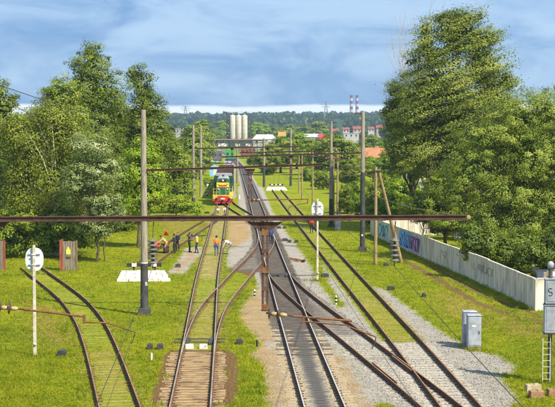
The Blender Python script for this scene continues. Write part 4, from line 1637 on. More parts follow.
for lab, px, py, wp, rod in (
        ('dark double box in the grass right of the left buffer stop', 178, 267, 5.0, 0),
        ('dark box in the left grass below the bracket', 62, 355.5, 8, 0),
        ('small dark box left of the bare tan sleepers', 150, 349, 5, 0),
        ('low dark box touching the bare tan sleepers on the left', 160, 349, 6, 0),
        ('dark square box in the grass right of the bare tan sleepers', 239.5, 344, 6, 0),
        ('point machine with long rod right of the main track switch', 325, 277, 7, 2.6),
        ('point machine right of main track, behind the blue worker', 285, 241, 5.5, 1.2),
        ('small dark box between point machine and grassy right track', 289.5, 242.5, 3.5, 0),
        ('tiny dark box nearest the grassy right track', 296.5, 242.5, 3.5, 0),
        ('point machine just behind the nearest beam right of main track', 279, 228.5, 4.0, 1.0),
        ('small dark box behind the nearest beam near right track', 284.5, 228.5, 2.8, 0),
        ('dark flat box in the grass below the graffiti fence', 391, 290, 6, 0),
        ('tiny box in the grass at the foot of the braced pole', 386, 266, 4, 0),
        ('dark low box far behind the standing workers', 190, 236.5, 6, 0),
        ('small box on sleepers before the locomotive', 207, 213.5, 5, 0),
        ('dark stub box lying right of the sandy strip', 424, 297, 3, 0)):
    point_machine(lab, px, py, wp, 0.05, rod)


def marker(label, px, py, hpx, wpx, cols):
    g = G(px, py)
    k = g.y / F
    rt = thing('marker_post', label, 'marker post', (g.x, g.y, 0), 0, 'low trackside markers')
    n = len(cols)
    hh = hpx * k / n
    for i, c_ in enumerate(cols):
        MB().tube([(0, 0, i * hh - (0.1 if i == 0 else 0)), (0, 0, (i + 1) * hh)], wpx * k / 2, 10).build('band', c_, rt)


B_, W_ = black_p, white_p
marker('low black and white clearance post left of the main track on sand', 254.5, 296, 6.5, 2.0, [B_, W_, B_, W_])
marker('low black and white clearance post on gravel left of the right track', 336, 304.5, 9, 2.0, [W_, B_, W_, B_, W_])
marker('small white stub post left of the bare tan sleepers', 151.5, 360, 7, 2.2, [W_, W_])
marker('small black stub post on the sand beside the dark box', 257, 347, 7, 2.0, [B_, B_])
marker('white stub post in the grass left of the locomotive', 207.5, 189, 5, 2.6, [W_, W_])
marker('white stub post in the grass right of the locomotive', 239, 199, 4, 2.2, [W_])
marker('small white lamp post left before the locomotive wheels', 207, 196, 3.0, 1.6, [B_, W_])

for lab, px, py in (('white point indicator on the left before the locomotive', 218, 213.5), ('white point indicator on the right before the locomotive', 224.5, 213)):
    g = G(px, py)
    rt = thing('point_indicator', lab, 'point indicator', (g.x, g.y, 0), 0, 'point indicators before the locomotive')
    MB().box((0, 0, 0.2), (0.12, 0.12, 0.4)).build('stand', black_p, rt)
    MB().box((0, 0, 0.52), (0.40, 0.24, 0.26), 0, taper=0.85).build('lantern', white_p, rt, 0.02)

# switch gear between the rails: white blocks and cover on track 2
for lab, px, py in (('left white painted block between rails at the end of tan sleepers', 189.5, 348.5), ('right white painted block between rails at the end of tan sleepers', 203.5, 348.5)):
    g = G(px, py)
    o = MB().box((0, 0, 0.10), (0.42, 0.26, 0.24), 0, taper=0.92).build('switch_block', white_p, None, 0.015)
    o.location = (g.x, g.y, 0)
    tag(o, lab, 'block', 'white blocks between the rails')
for lab, T, Yp in (('dark throw rods of the switch ahead of bare tan sleepers', T2, 69.5), ('dark throw rods of the main track switch', T3, 101.5)):
    rt = thing('switch_rods', lab, 'switch rods', (float(T(Yp)), Yp, 0))
    for q in (-0.5, 0.55):
        MB().bar((-1.3, q, 0.10), (1.3, q, 0.10), 0.06, 0.05).build('throw_rod', grey_d, rt)
    for s_ in (-1, 1):
        MB().box((s_ * 0.60, 0, 0.08), (0.16, 1.8, 0.10)).build('slide_chair_plate', grey_d, rt)

# rusty junk lying on the gravel right of the main track
g = G(301, 262)
rt = thing('scrap_iron', 'rusty scrap iron lying on gravel right of the main track', 'scrap', (g.x, g.y, 0))
for i, (dx, dy, an) in enumerate(((0, 0, 0.4), (-0.3, 0.5, 1.0), (-0.6, 1.1, 0.2), (0.2, -0.3, 2.0))):
    MB().box((dx, dy, 0.12), (0.75, 0.10, 0.18), 0, Matrix.Rotation(an, 3, 'Z') @ Matrix.Rotation(0.25, 3, 'Y')).build('iron_bar', rusty, rt)

# ---- plank shelter on the left, and rusty post at the edge
plk = M('grey_sleeper_planks', (0.26, 0.22, 0.16), (0.12, 0.095, 0.065), 2.0, 0.95, 0, 0.5, stretch=(8, 8, 0.7))
redw = M('faded_red_planks', (0.30, 0.085, 0.045), (0.17, 0.045, 0.026), 2.0, 0.9, 0, 0.3, stretch=(6, 6, 0.7))
g = G(68.5, 270.5)
k = g.y / F
r = thing('plank_shelter', 'small upright plank shelter with red side and yellow warning plate', 'shelter', (g.x, g.y, 0), 0.12)
rr = random.Random(4)
for i in range(6):
    x = -0.33 + i * 0.19
    MB().box((x, 0, 1.15 + rr.uniform(-.08, .08)), (0.17, 0.12, 2.4)).build('plank', plk, r, 0.01)
for i in range(2):
    MB().box((-0.62 + i * 0.15, -0.02 + 0.03 * i, 1.18 + 0.06 * i), (0.14, 0.16, 2.46)).build('plank', redw, r, 0.01)
MB().box((0.62, 0.0, 1.2), (0.05, 0.16, 2.4)).build('corner_post', redw, r)
for i in range(4):
    MB().box((-0.62 + 0.0, 0.28 + i * 0.2, 1.1), (0.10, 0.18, 2.2)).build('plank', plk, r)
mb = MB()
mb.prism([(-0.17, 1.28), (0.17, 1.28), (0.17, 1.62), (0.07, 1.74), (0.07, 1.84), (-0.07, 1.84), (-0.07, 1.74), (-0.17, 1.62)], -0.085, -0.066)
mb.build('warning_plate', M('yellow_warning_plate', (0.80, 0.66, 0.08), (0.66, 0.52, 0.05), 4, 0.5), r)
MB().box((0.0, -0.09, 1.05), (0.30, 0.06, 0.12)).build('bracket', brown, r)
g = G(3, 270.5)
r = thing('plank_post', 'rusty red plank post cut by the left picture edge', 'post', (g.x, g.y, 0))
for i in range(4):
    MB().box((-0.42 + i * 0.18, 0, 1.15 + 0.04 * (i % 2)), (0.165, 0.12, 2.35)).build('plank', redw if i == 3 else plk, r, 0.01)

# ------------------------------------------------------------------ concrete fence with graffiti
fc = M('whitewashed_fence_concrete', (0.66, 0.60, 0.48), (0.34, 0.29, 0.21), 1.3, 0.9, 0, 0.25, lo=0.30, hi=0.55, stretch=(1, 1, 0.35))
fp = [G(535.5, 310.5), G(491.8, 289.3), G(447.8, 269.6), G(400, 248.5), G(371, 235.5)]
fence = thing('concrete_fence', 'long whitewashed concrete panel fence with graffiti receding along the right side', 'fence', fp[0])


def fpt(s):
    tot = 0
    for a, b in zip(fp[:-1], fp[1:]):
        l = (b - a).length
        if s <= tot + l:
            return a.lerp(b, (s - tot) / l)
        tot += l
    return fp[-1].copy()


FL = sum((b - a).length for a, b in zip(fp[:-1], fp[1:]))
NP = 15
FH = 2.03
rr = random.Random(8)
panel_frames = []


def fence_panel(a, b, parent, h):
    d = b - a
    ln = d.length
    mb = MB()
    mb.box((ln / 2, 0, h / 2), (ln - 0.07, 0.09, h + 0.0))
    mb.box((ln / 2, 0, h - 0.03), (ln - 0.06, 0.14, 0.09))
    mb.box((ln / 2, -0.0, 0.16), (ln - 0.06, 0.13, 0.32))
    nr = max(4, int(ln / 0.62))
    for i in range(nr + 1):
        for s_ in (-1, 1):
            x = 0.10 + (ln - 0.2) * i / nr
            mb.box((x, s_ * 0.052, h / 2 + 0.1), (0.13, 0.04, h - 0.42), taper=1.0)
    o = mb.build('fence_panel', fc, parent)
    o.location = L_(a, parent) + Vector((0, 0, -0.06))
    o.rotation_euler = (0, rr.uniform(-.006, .006), math.atan2(d.y, d.x))
    return o


for i in range(NP):
    a, b = fpt(FL * i / NP), fpt(FL * (i + 1) / NP)
    a.z = b.z = 0
    fence_panel(a, b, fence, FH + rr.uniform(-.03, .03))
    mb = MB().box((0, 0, FH / 2 - 0.06), (0.12, 0.07, FH - 0.10))
    o = mb.build('fence_post', fc, fence)
    o.location = L_(a, fence)
    o.rotation_euler.z = math.atan2((b - a).y, (b - a).x)
# end return towards the right and far return
for a, b in ((fp[0], fp[0] + Vector((3.6, 0.9, 0))), (fp[0] + Vector((3.6, .9, 0)), fp[0] + Vector((7.2, 1.8, 0)))):
    fence_panel(a, b, fence, FH)
fe = fp[-1]
for i in range(5):
    fence_panel(fe + Vector((3.9 * i, 0.4 * i, 0)), fe + Vector((3.9 * (i + 1), 0.4 * (i + 1), 0)), fence, FH)


def fence_at(px, zz, off=-0.085):
    """point on the fence face that the photo column px shows"""
    best = None
    for i in range(4000):
        s = FL * i / 3999
        q = fpt(s)
        xx = CX + F * q.x / (q.y * math.cos(PITCH) + (CAMH - 1) * math.sin(PITCH))
        if best is None or abs(xx - px) < best[0]:
            best = (abs(xx - px), s)
    return best[1]


gr_teal = M('teal_spray_paint', (0.16, 0.42, 0.48), (0.62, 0.72, 0.72), 3.0, 0.8, lo=0.42, hi=0.56)
gr_dteal = M('dark_teal_spray_paint', (0.015, 0.10, 0.13), (0.02, 0.16, 0.20), 4.0, 0.8)
gr_blue = M('blue_spray_paint', (0.06, 0.25, 0.72), (0.14, 0.38, 0.85), 2.2, 0.8)
gr_dblue = M('dark_blue_spray_paint', (0.015, 0.04, 0.25), (0.02, 0.05, 0.30), 4, 0.8)
gr_pink = M('mauve_spray_paint', (0.55, 0.38, 0.50), (0.42, 0.24, 0.42), 3.0, 0.8)
gr_purple = M('purple_spray_paint', (0.14, 0.02, 0.15), (0.10, 0.02, 0.12), 4, 0.8)
gr_grey = M('grey_spray_paint', (0.40, 0.38, 0.33), (0.24, 0.23, 0.21), 3, 0.8)


def frame_at(s):
    q = fpt(s)
    q2 = fpt(min(FL, s + 0.3))
    d = (q2 - q)
    d.z = 0
    d.normalize()
    n = Vector((-d.y, d.x, 0))
    if n.x > 0:
        n = -n
    return q, d, n


def fence_patch(px0, px1, z0, z1, mat_, off, seed, name='graffiti'):
    """irregular painted sheet lying against the panel face"""
    s0, s1 = fence_at(px0, 1), fence_at(px1, 1)
    q, d, n = frame_at((s0 + s1) / 2)
    hw = abs(s1 - s0) / 2
    rr_ = random.Random(seed)
    poly = []
    N = 26
    for i in range(N):
        a = 2 * math.pi * i / N
        e = 0.45
        ca, sa = math.cos(a), math.sin(a)
        k_ = 1 + rr_.uniform(-.10, .10)
        poly.append((hw * math.copysign(abs(ca) ** e, ca) * k_, (z0 + z1) / 2 + (z1 - z0) / 2 * math.copysign(abs(sa) ** e, sa) * k_))
    vv = [q + d * u + n * off + Vector((0, 0, v)) for u, v in poly]
    vv2 = [p_ + n * 0.003 for p_ in vv]
    mb = MB()
    nn = len(vv)
    mb.add([L_(p_, fence) for p_ in vv + vv2], [tuple(range(nn)), tuple(range(nn, 2 * nn))] + [(i, (i + 1) % nn, (i + 1) % nn + nn, i + nn) for i in range(nn)])
    mb.build(name, mat_, fence)


def fence_text(txt, pxc, zc, size, mat_, off, bold=0.03, shear=0.2, name='graffiti_lettering', sx=1.0):
    cu = bpy.data.curves.new('lettering', 'FONT')
    cu.body = txt
    cu.size = size
    cu.extrude = 0.003
    cu.offset = bold
    cu.shear = shear
    cu.align_x = 'CENTER'
    cu.align_y = 'CENTER'
    tmp = bpy.data.objects.new('tmp', cu)
    COL.objects.link(tmp)
    dg = bpy.context.evaluated_depsgraph_get()
    me = bpy.data.meshes.new_from_object(tmp.evaluated_get(dg))
    bpy.data.objects.remove(tmp)
    me.materials.clear()
    me.materials.append(mat_)
    s = fence_at(pxc, 1)
    q, d, n = frame_at(s)
    # text reads left to right for a viewer on the track side: x axis towards the camera
    xa = -d
    za = Vector((0, 0, 1))
    ya = n
    m3 = Matrix((xa, za, ya)).transposed()
    for v in me.vertices:
        v.co.x *= sx
        v.co = m3 @ v.co
    o = link_mesh(name, me, fence)
    o.location = L_(q + n * off + Vector((0, 0, zc)), fence)
    return o




def fence_strokes(px0, px1, z0, z1, mat_, off, seed, n, rad):
    """looping spray lines, no letters"""
    s0, s1 = fence_at(px0, 1), fence_at(px1, 1)
    rr_ = random.Random(seed)
    mb = MB()
    for i in range(n):
        sc = s0 + (s1 - s0) * (i + 0.5) / n
        q, d, nn = frame_at(sc)
        hw = abs(s1 - s0) / n * 0.75
        pts = []
        a0, kx, kz = rr_.uniform(0, 6), rr_.choice((1, 2)), rr_.choice((2, 3))
        for j in range(22):
            u = j / 21
            zz = (z0 + z1) / 2 + (z1 - z0) * 0.44 * math.sin(a0 + kz * 3.1 * u)
            xx = hw * math.cos(a0 * 1.7 + kx * 3.1 * u + 0.6 * math.sin(9 * u))
            pts.append((xx, zz))
        vv, ff = [], []
        for j, (xx, zz) in enumerate(pts):
            j2 = min(j + 1, 21)
            j1 = max(j - 1, 0)
            tx, tz = pts[j2][0] - pts[j1][0], pts[j2][1] - pts[j1][1]
            l_ = math.hypot(tx, tz) + 1e-6
            w_ = rad * (0.6 + 0.6 * abs(math.sin(j * 0.7 + i)))
            for sg in (-1, 1):
                vv.append(L_(q + d * (xx - sg * tz / l_ * w_ * 1.8) + nn * (off + 0.0015 * i) + Vector((0, 0, zz + sg * tx / l_ * w_)), fence))
        ff = [(2 * j, 2 * j + 1, 2 * j + 3, 2 * j + 2) for j in range(21)]
        mb.add(vv, ff)
    mb.build('graffiti_lines', mat_, fence)


fence_patch(379.5, 388.5, 0.35, 1.75, gr_teal, 0.078, 1)
fence_strokes(379.8, 388, 0.4, 1.7, gr_dteal, 0.086, 5, 5, 0.06)
fence_patch(400.5, 410, 0.3, 1.8, gr_blue, 0.078, 2)
fence_strokes(401, 409.6, 0.35, 1.7, gr_dblue, 0.086, 8, 4, 0.05)
fence_strokes(401, 409.6, 0.5, 1.75, gr_teal, 0.094, 18, 3, 0.04)
fence_patch(411, 420, 0.3, 1.72, gr_pink, 0.078, 3)
fence_strokes(411.4, 419.6, 0.35, 1.65, gr_purple, 0.086, 11, 5, 0.06)
fence_text('L', 475, 1.15, 0.8, gr_grey, 0.096, -0.01, 0.2, sx=1.6)
fence_text('RIUCE', 486.5, 1.15, 0.80, gr_grey, 0.096, -0.01, 0.1, sx=2.0)
fence_strokes(442.5, 446, 0.8, 1.4, gr_grey, 0.086, 21, 1, 0.03)
# ------------------------------------------------------------------ train
loco_g = M('locomotive_green', (0.022, 0.15, 0.07), (0.02, 0.065, 0.035), 0.9, 0.5)
loco_y = M('locomotive_yellow', (0.74, 0.56, 0.05), (0.42, 0.29, 0.04), 1.1, 0.55)
loco_r = M('locomotive_red', (0.56, 0.045, 0.02), (0.27, 0.03, 0.018), 1.1, 0.6)
loco_k = M('underframe_black', (0.03, 0.026, 0.024), (0.055, 0.04, 0.03), 2.0, 0.8)
roof_g = M('dull_grey_roof', (0.32, 0.33, 0.33), (0.22, 0.22, 0.22), 1.0, 0.7)
glass = M('dark_window_glass', (0.03, 0.04, 0.05), (0.02, 0.03, 0.035), 2.0, 0.1, 0, 0, spec=0.8)


def heading(T, Y):
    dx, dy = T.dirn(Y)
    return math.atan2(-dx, dy)


YL = 196.5
r = thing('shunting_locomotive', 'green and yellow shunting locomotive with red buffer beam facing the camera', 'locomotive', (float(T2(YL)), YL, 0), heading(T2, YL))
zb = 0.225


def hood_profile(hw, z0, z1, rad):
    pts = [(-hw, z0), (hw, z0)]
    for i in range(7):
        a = math.pi / 2 * i / 6
        pts.append((hw - rad + rad * math.cos(a), z1 - rad + rad * math.sin(a)))
    for i in range(7):
        a = math.pi / 2 + math.pi / 2 * i / 6
        pts.append((-hw + rad + rad * math.cos(a), z1 - rad + rad * math.sin(a)))
    return pts


MB().prism(hood_profile(0.98, 1.55, 4.02, 0.42), 1.1, 11.2).build('hood', loco_g, r)
MB().prism(hood_profile(0.90, 3.70, 4.12, 0.36), 1.35, 11.0).build('hood_roof', roof_g, r)
MB().prism(hood_profile(1.50, 1.55, 4.35, 0.35), 11.2, 14.2).build('cab', loco_g, r)
MB().prism(hood_profile(1.36, 4.1, 4.46, 0.28), 11.1, 14.4).build('cab_roof', roof_g, r)
MB().prism(hood_profile(0.95, 1.55, 3.6, 0.4), 14.2, 16.4).build('rear_hood', loco_g, r)
for s_ in (-1, 1):
    MB().box((s_ * 1.24, 11.19, 3.45), (0.40, 0.03, 0.75)).build('cab_window', glass, r)
    MB().box((s_ * 1.51, 12.7, 3.4), (0.03, 1.2, 0.75)).build('side_window', glass, r)
    MB().box((s_ * 0.985, 6.0, 2.2), (0.02, 9.0, 0.35)).build('side_stripe', loco_y, r)
# front face: yellow band with red wing
mb = MB()
mb.prism([(-0.95, 2.72), (0.95, 2.72), (0.95, 3.42), (-0.95, 3.42)], 1.085, 1.098)
mb.build('yellow_band', loco_y, r)
mb = MB()
mb.prism([(-0.82, 3.20), (-0.40, 3.04), (-0.16, 3.10), (0, 3.02), (0.16, 3.10), (0.40, 3.04), (0.82, 3.20), (0.50, 2.84), (0, 2.78), (-0.50, 2.84)], 1.066, 1.08)
mb.build('red_wing_emblem', loco_r, r)
MB().box((0, 1.07, 3.72), (1.05, 0.05, 0.34)).build('radiator_shutter', loco_k, r)
for s_ in (-1, 1):
    MB().lathe([(0.13, 0), (0.13, 0.06), (0.10, 0.08)], 12, c=(s_ * 0.68, 1.02, 2.42), axis='Y').build('headlight', white_p, r)
MB().lathe([(0.16, 0), (0.16, 0.10), (0.12, 0.12)], 12, c=(0, 0.96, 3.72), axis='Y').build('headlight', white_p, r)
MB().box((0, 8.4, 1.42), (3.05, 16.6, 0.26)).build('platform', loco_y, r)
MB().box((0, 0.08, 1.05), (3.05, 0.18, 0.75)).build('buffer_beam', loco_r, r, 0.02)
for s_ in (-1, 1):
    MB().box((s_ * 1.16, -0.03, 1.20), (0.64, 0.03, 0.38)).build('yellow_corner', loco_y, r)
    MB().lathe([(0.09, 0.0), (0.09, -0.42), (0.22, -0.44), (0.22, -0.50)], 14, c=(s_ * 0.93, 0, 1.02), axis='Y').build('buffer', loco_k, r)
    MB().box((s_ * 1.30, 0.55, 0.62), (0.40, 0.5, 0.06)).build('step', loco_y, r)
    MB().box((s_ * 1.46, 0.55, 0.98), (0.05, 0.6, 0.8)).build('step_side', loco_y, r)
MB().box((0, -0.02, 1.02), (0.62, 0.03, 0.20)).build('number_plate', white_p, r)
MB().box((0, -0.2, 0.80), (0.26, 0.55, 0.26)).build('coupler', loco_k, r, 0.02)
MB().prism([(-1.45, 0.30), (1.45, 0.30), (1.3, 0.72), (-1.3, 0.72)], 0.06, 0.12).build('rail_guard', loco_r, r)
for s_ in (-1, 1):
    mb = MB()
    for x in (0.45, 0.95, 1.42):
        mb.tube([(s_ * x, 0.14, 1.55), (s_ * x, 0.14, 2.5)], 0.028, 6)
    mb.tube([(s_ * 0.45, 0.14, 2.5), (s_ * 1.46, 0.14, 2.5)], 0.028, 6)
    mb.tube([(s_ * 0.45, 0.14, 2.05), (s_ * 1.46, 0.14, 2.05)], 0.022, 6)
    mb.tube([(s_ * 1.46, 0.14, 2.5), (s_ * 1.46, 11.0, 2.5)], 0.028, 6)
    for yy in range(1, 11, 2):
        mb.tube([(s_ * 1.46, yy, 1.55), (s_ * 1.46, yy, 2.5)], 0.022, 6)
    mb.build('handrail', loco_y, r)
for by in (3.6, 13.2):
    for ax in (-1.9, 0, 1.9):
        for s_ in (-1, 1):
            MB().lathe([(0.50, -0.05), (0.55, -0.05), (0.55, 0.02), (0.50, 0.05), (0.12, 0.07)], 18, c=(s_ * 0.80, by + ax, zb + 0.50), axis='X').build('wheel', loco_k, r)
    MB().box((0, by, 0.72), (2.2, 5.0, 0.42)).build('bogie_frame', loco_k, r)
MB().lathe([(0.16, 4.05), (0.16, 4.35), (0.13, 4.38)], 12, c=(0, 7.5, 0)).build('exhaust_stack', loco_k, r)

r.scale = (0.97, 0.95, 0.97)
wag_b = M('rusty_brown_wagon', (0.10, 0.060, 0.046), (0.05, 0.032, 0.026), 0.8, 0.85, 0, 0.1)
wag_p = M('purple_grey_wagon', (0.14, 0.105, 0.17), (0.09, 0.07, 0.11), 0.8, 0.8)
load_m = M('dark_wagon_load', (0.13, 0.105, 0.085), (0.06, 0.05, 0.042), 2.0, 0.95, 0, 0.8)


def gondola(label, Tt, Yw, L=13.0, xoff=0.0, hh=3.3):
    rt = thing('freight_wagon', label, 'freight wagon', (float(Tt(Yw)) + xoff, Yw, 0), heading(Tt, Yw), 'freight wagons behind the locomotive')
    MB().box((0, L / 2, 1.22), (2.9, L, 0.22)).build('floor', wag_b, rt)
    for s_ in (-1, 1):
        MB().box((s_ * 1.50, L / 2, (1.3 + hh) / 2), (0.08, L, hh - 1.3)).build('side_wall', wag_b, rt)
        for i in range(8):
            MB().box((s_ * 1.57, 0.3 + (L - 0.6) * i / 7, (1.2 + hh) / 2), (0.09, 0.14, hh - 1.2)).build('side_rib', wag_b, rt)
    for yy in (0.04, L - 0.04):
        MB().box((0, yy, (1.3 + hh) / 2), (2.92, 0.08, hh - 1.3)).build('end_wall', wag_b, rt)
        for x in (-0.9, 0, 0.9):
            MB().box((x, yy - math.copysign(0.07, L / 2 - yy), (1.3 + hh) / 2), (0.12, 0.06, hh - 1.4)).build('end_rib', wag_b, rt)
    rr_ = random.Random(int(Yw))
    mb = MB()
    nx_, ny_ = 6, 24
    vv = []
    for j in range(ny_ + 1):
        for i in range(nx_ + 1):
            u, v = i / nx_, j / ny_
            vv.append((-1.42 + 2.84 * u, 0.1 + (L - 0.2) * v, 2.3 + 0.45 * math.sin(math.pi * u) * abs(math.sin(v * 9)) + rr_.uniform(0, .2)))
    ff = [(j * (nx_ + 1) + i, j * (nx_ + 1) + i + 1, (j + 1) * (nx_ + 1) + i + 1, (j + 1) * (nx_ + 1) + i) for j in range(ny_) for i in range(nx_)]
    mb.add(vv, ff)
    mb.build('load', load_m, rt)
    for by in (2.2, L - 2.2):
        for ax in (-0.9, 0.9):
            for s_ in (-1, 1):
                MB().lathe([(0.44, -0.05), (0.475, -0.05), (0.475, 0.02), (0.44, 0.05), (0.1, 0.07)], 16, c=(s_ * 0.80, by + ax, zb + 0.45), axis='X').build('wheel', loco_k, rt)
        MB().box((0, by, 0.80), (2.0, 2.7, 0.36)).build('bogie_frame', loco_k, rt)
    return rt


gondola('brown open freight wagon coupled right behind the locomotive', T2, 215.0)
gondola('brown open freight wagon, second behind the locomotive', T2, 229.2)
gondola('brown open freight wagon, third behind the locomotive', T2, 243.4)
gondola('brown open freight wagon, fourth behind the locomotive', T2, 257.6)
gondola('brown open freight wagon, fifth behind the locomotive', T2, 271.8)
gondola('brown open freight wagon, last of the row behind the locomotive', T2, 286.0)


def boxcar(name, label, px, Yw, body, wdt, hgt, L=12, roof=None):
    g = at(px, 160, Yw)
    rt = thing(name, label, 'railway vehicle', (g.x, Yw, 0), 0.04)
    MB().prism(hood_profile(wdt / 2, 1.2, hgt, 0.45), 0, L).build('body', body, rt)
    MB().prism(hood_profile(wdt / 2 - 0.1, hgt - 0.35, hgt + 0.06, 0.38), 0.1, L - 0.1).build('roof', roof or roof_g, rt)
    MB().box((0, L / 2, 1.1), (wdt * 0.95, L, 0.3)).build('underframe', loco_k, rt)
    for s_ in (-1, 1):
        MB().box((s_ * wdt * 0.26, -0.03, hgt * 0.70), (wdt * 0.26, 0.04, hgt * 0.18)).build('end_window', glass, rt)
        for yy in (1.8, L - 1.8):
            MB().lathe([(0.47, -0.05), (0.47, 0.05), (0.1, 0.07)], 14, c=(s_ * 0.8, yy, 0.47), axis='X').build('wheel', loco_k, rt)
    return rt


far_green = M('far_bright_green_paint', (0.05, 0.33, 0.08), (0.04, 0.25, 0.06), 1.0, 0.5)
boxcar('standing_railcar', 'dark purple railcar standing far behind the freight wagons', 217.3, 440, wag_p, 3.1, 4.3, 14)
rt = boxcar('standing_locomotive', 'bright green locomotive standing beside the purple railcar', 230, 440, far_green, 2.7, 4.6, 10, far_green)
MB().box((0, -0.2, 1.3), (3.1, 0.3, 0.7)).build('buffer_beam', M('dark_blue_paint', (0.03, 0.06, 0.16), (0.02, 0.04, 0.11), 1, 0.5), rt)
boxcar('standing_railcar', 'rusty red wagon standing far right of the green locomotive', 245, 520, M('red_brown_paint', (0.24, 0.075, 0.045), (0.14, 0.05, 0.03), 1, 0.8), 3.0, 4.0, 13, wag_b)
boxcar('standing_railcar', 'reddish wagon beside the other rusty one under the gantry', 252, 560, M('red_brown_paint', (0.24, 0.075, 0.045)), 3.0, 3.9, 13, wag_b)
blue_t = M('light_blue_paint', (0.22, 0.48, 0.72), (0.16, 0.38, 0.60), 2, 0.7)
g = G(214, 176)
rt = thing('trackside_hut', 'tiny light blue hut left of the freight wagons', 'hut', (g.x, g.y, 0))
MB().box((0, 0, 1.0), (2.0, 2.0, 2.0)).build('wall', blue_t, rt)
MB().prism([(-1.2, 2.0), (1.2, 2.0), (0, 2.7)], -1.2, 1.2).build('roof', blue_t, rt)
MB().box((0.2, -1.02, 0.9), (0.7, 0.05, 1.7)).build('door', white_p, rt)
g = at(213, 155, 470)
rt = thing('trackside_hut', 'pale blue roofed shed behind the purple railcar', 'shed', (g.x, 470, 0))
MB().box((0, 0, 1.7), (4.2, 5, 3.4)).build('wall', blue_t, rt)
MB().prism([(-2.4, 3.4), (2.4, 3.4), (0, 4.6)], -2.7, 2.7).build('roof', blue_t, rt)
MB().box((0.0, -2.53, 1.2), (1.6, 0.05, 2.3)).build('door', white_p, rt)

# ------------------------------------------------------------------ works yard: silos, gantry, buildings
silo_m = M('cream_silo_paint', (0.66, 0.61, 0.48), (0.42, 0.37, 0.26), 0.35, 0.7, stretch=(3, 3, 0.5))
steel_d = M('dark_structural_steel', (0.075, 0.065, 0.062), (0.05, 0.042, 0.04), 0.5, 0.8)
orange_m = M('orange_steel_paint', (0.62, 0.30, 0.04), (0.45, 0.2, 0.03), 1.0, 0.6)
YS = 900.0
for i, (x, lab) in enumerate(((232.6, 'left cream silo of the three'), (238.7, 'middle cream silo of the three'), (244.6, 'right cream silo of the three'))):
    q = at(x, 140, YS)
    rt = thing('storage_silo', lab + ' in the works yard', 'silo', (q.x, YS, 0), 0, 'cream storage silos')
    zt = at(x, 115.0, YS).z
    MB().lathe([(0.4, 2.2), (1.9, 5.2), (1.9, zt - 0.8), (1.75, zt - 0.4), (0.5, zt)], 24).build('shell', silo_m, rt)
    for k_ in range(6):
        zz = 5.6 + (zt - 7) * k_ / 5
        MB().lathe([(1.93, zz), (1.93, zz + 0.12)], 24).build('hoop', M('silo_hoop_grey', (0.42, 0.39, 0.33)), rt)
    MB().lathe([(0.55, zt - 0.3), (0.55, zt + 0.5), (0.3, zt + 0.8)], 10).build('filter_cap', roof_g, rt)
    for sx in (-1, 1):
        for sy in (-1, 1):
            MB().bar((sx * 1.45, sy * 1.45, -0.1), (sx * 1.45, sy * 1.45, 5.6), 0.3).build('leg', steel_d, rt)
q = at(238.7, 140, YS)
fr = thing('silo_access_tower', 'dark steel stair frame and top walkway around the three silos', 'steel frame', (q.x, YS + 2.6, 0))
zt = at(238, 113, YS).z
for x in (-8.3, -6.2, 6.2, 8.0):
    for y in (-1.0, 1.0):
        MB().bar((x, y, -0.1), (x, y, zt), 0.42).build('column', steel_d, fr)
for k_ in range(9):
    zz = 2.5 + (zt - 3) * k_ / 8
    for s_ in (-1, 1):
        MB().box((s_ * 7.4, 0, zz), (2.1, 2.2, 0.14)).build('landing', steel_d, fr)
        if k_ < 8:
            MB().bar((s_ * 6.6, -0.8, zz), (s_ * 8.0, -0.8, zz + (zt - 3) / 8), 0.4).build('stair_flight', steel_d, fr)
MB().box((0, 0, zt - 0.5), (17, 1.6, 0.16)).build('walkway', steel_d, fr)
mb = MB()
for i in range(18):
    mb.bar((-8.3 + i * 0.96, -0.8, zt - 0.5), (-8.3 + i * 0.96, -0.8, zt + 0.7), 0.09)
mb.bar((-8.3, -0.8, zt + 0.7), (8.2, -0.8, zt + 0.7), 0.1)
mb.build('railing', steel_d, fr)

YG = 620.0
q = at(239, 150, YG)
gt = thing('loading_gantry', 'long dark steel loading gantry below the silos across the yard', 'gantry', (q.x, YG, 0))
k = YG / F
for i in range(9):
    x = -11 + i * 2.75
    for y in (-1.6, 1.6):
        MB().bar((x, y, -0.1), (x, y, 6.2), 0.22).build('column', steel_d, gt)
for zz in (3.2, 5.2, 6.2):
    for y in (-1.6, 1.6):
        MB().box((0, y, zz), (22.4, 0.22, 0.3)).build('girder', steel_d, gt)
for i in range(8):
    x = -11 + i * 2.75
    MB().bar((x, -1.72, 3.2), (x + 2.75, -1.72, 5.2), 0.12).build('diagonal_brace', steel_d, gt)
MB().box((0, 0, 6.42), (22.6, 3.6, 0.12)).build('deck', steel_d, gt)
MB().box((0, -1.75, 6.70), (22.4, 0.06, 0.36)).build('guard_panel', M('rusty_tan_panel', (0.40, 0.25, 0.10)), gt)
MB().box((-7.4, -0.2, 4.2), (4.2, 2.8, 1.4)).build('control_cabin', white_p, gt)
MB().box((-0.6, -0.2, 4.2), (2.2, 2.6, 1.2)).build('control_cabin', M('pale_beige_panel', (0.62, 0.56, 0.45)), gt)
MB().box((4.4, -0.2, 4.2), (2.6, 2.6, 1.1)).build('control_cabin', M('pale_beige_panel', (0.62, 0.56, 0.45)), gt)

red_roof = M('red_tiled_roof', (0.30, 0.080, 0.052), (0.20, 0.05, 0.034), 0.6, 0.85)
orange_roof = M('orange_tiled_roof', (0.46, 0.20, 0.095), (0.32, 0.13, 0.065), 0.8, 0.85)
grey_roof = M('pale_grey_roof_sheet', (0.46, 0.46, 0.45), (0.36, 0.36, 0.35), 0.4, 0.7)
wall_w = M('white_rendered_wall', (0.48, 0.45, 0.40), (0.38, 0.35, 0.30), 0.5, 0.85)
wall_c = M('cream_rendered_wall', (0.46, 0.36, 0.24), (0.36, 0.28, 0.18), 0.5, 0.85)


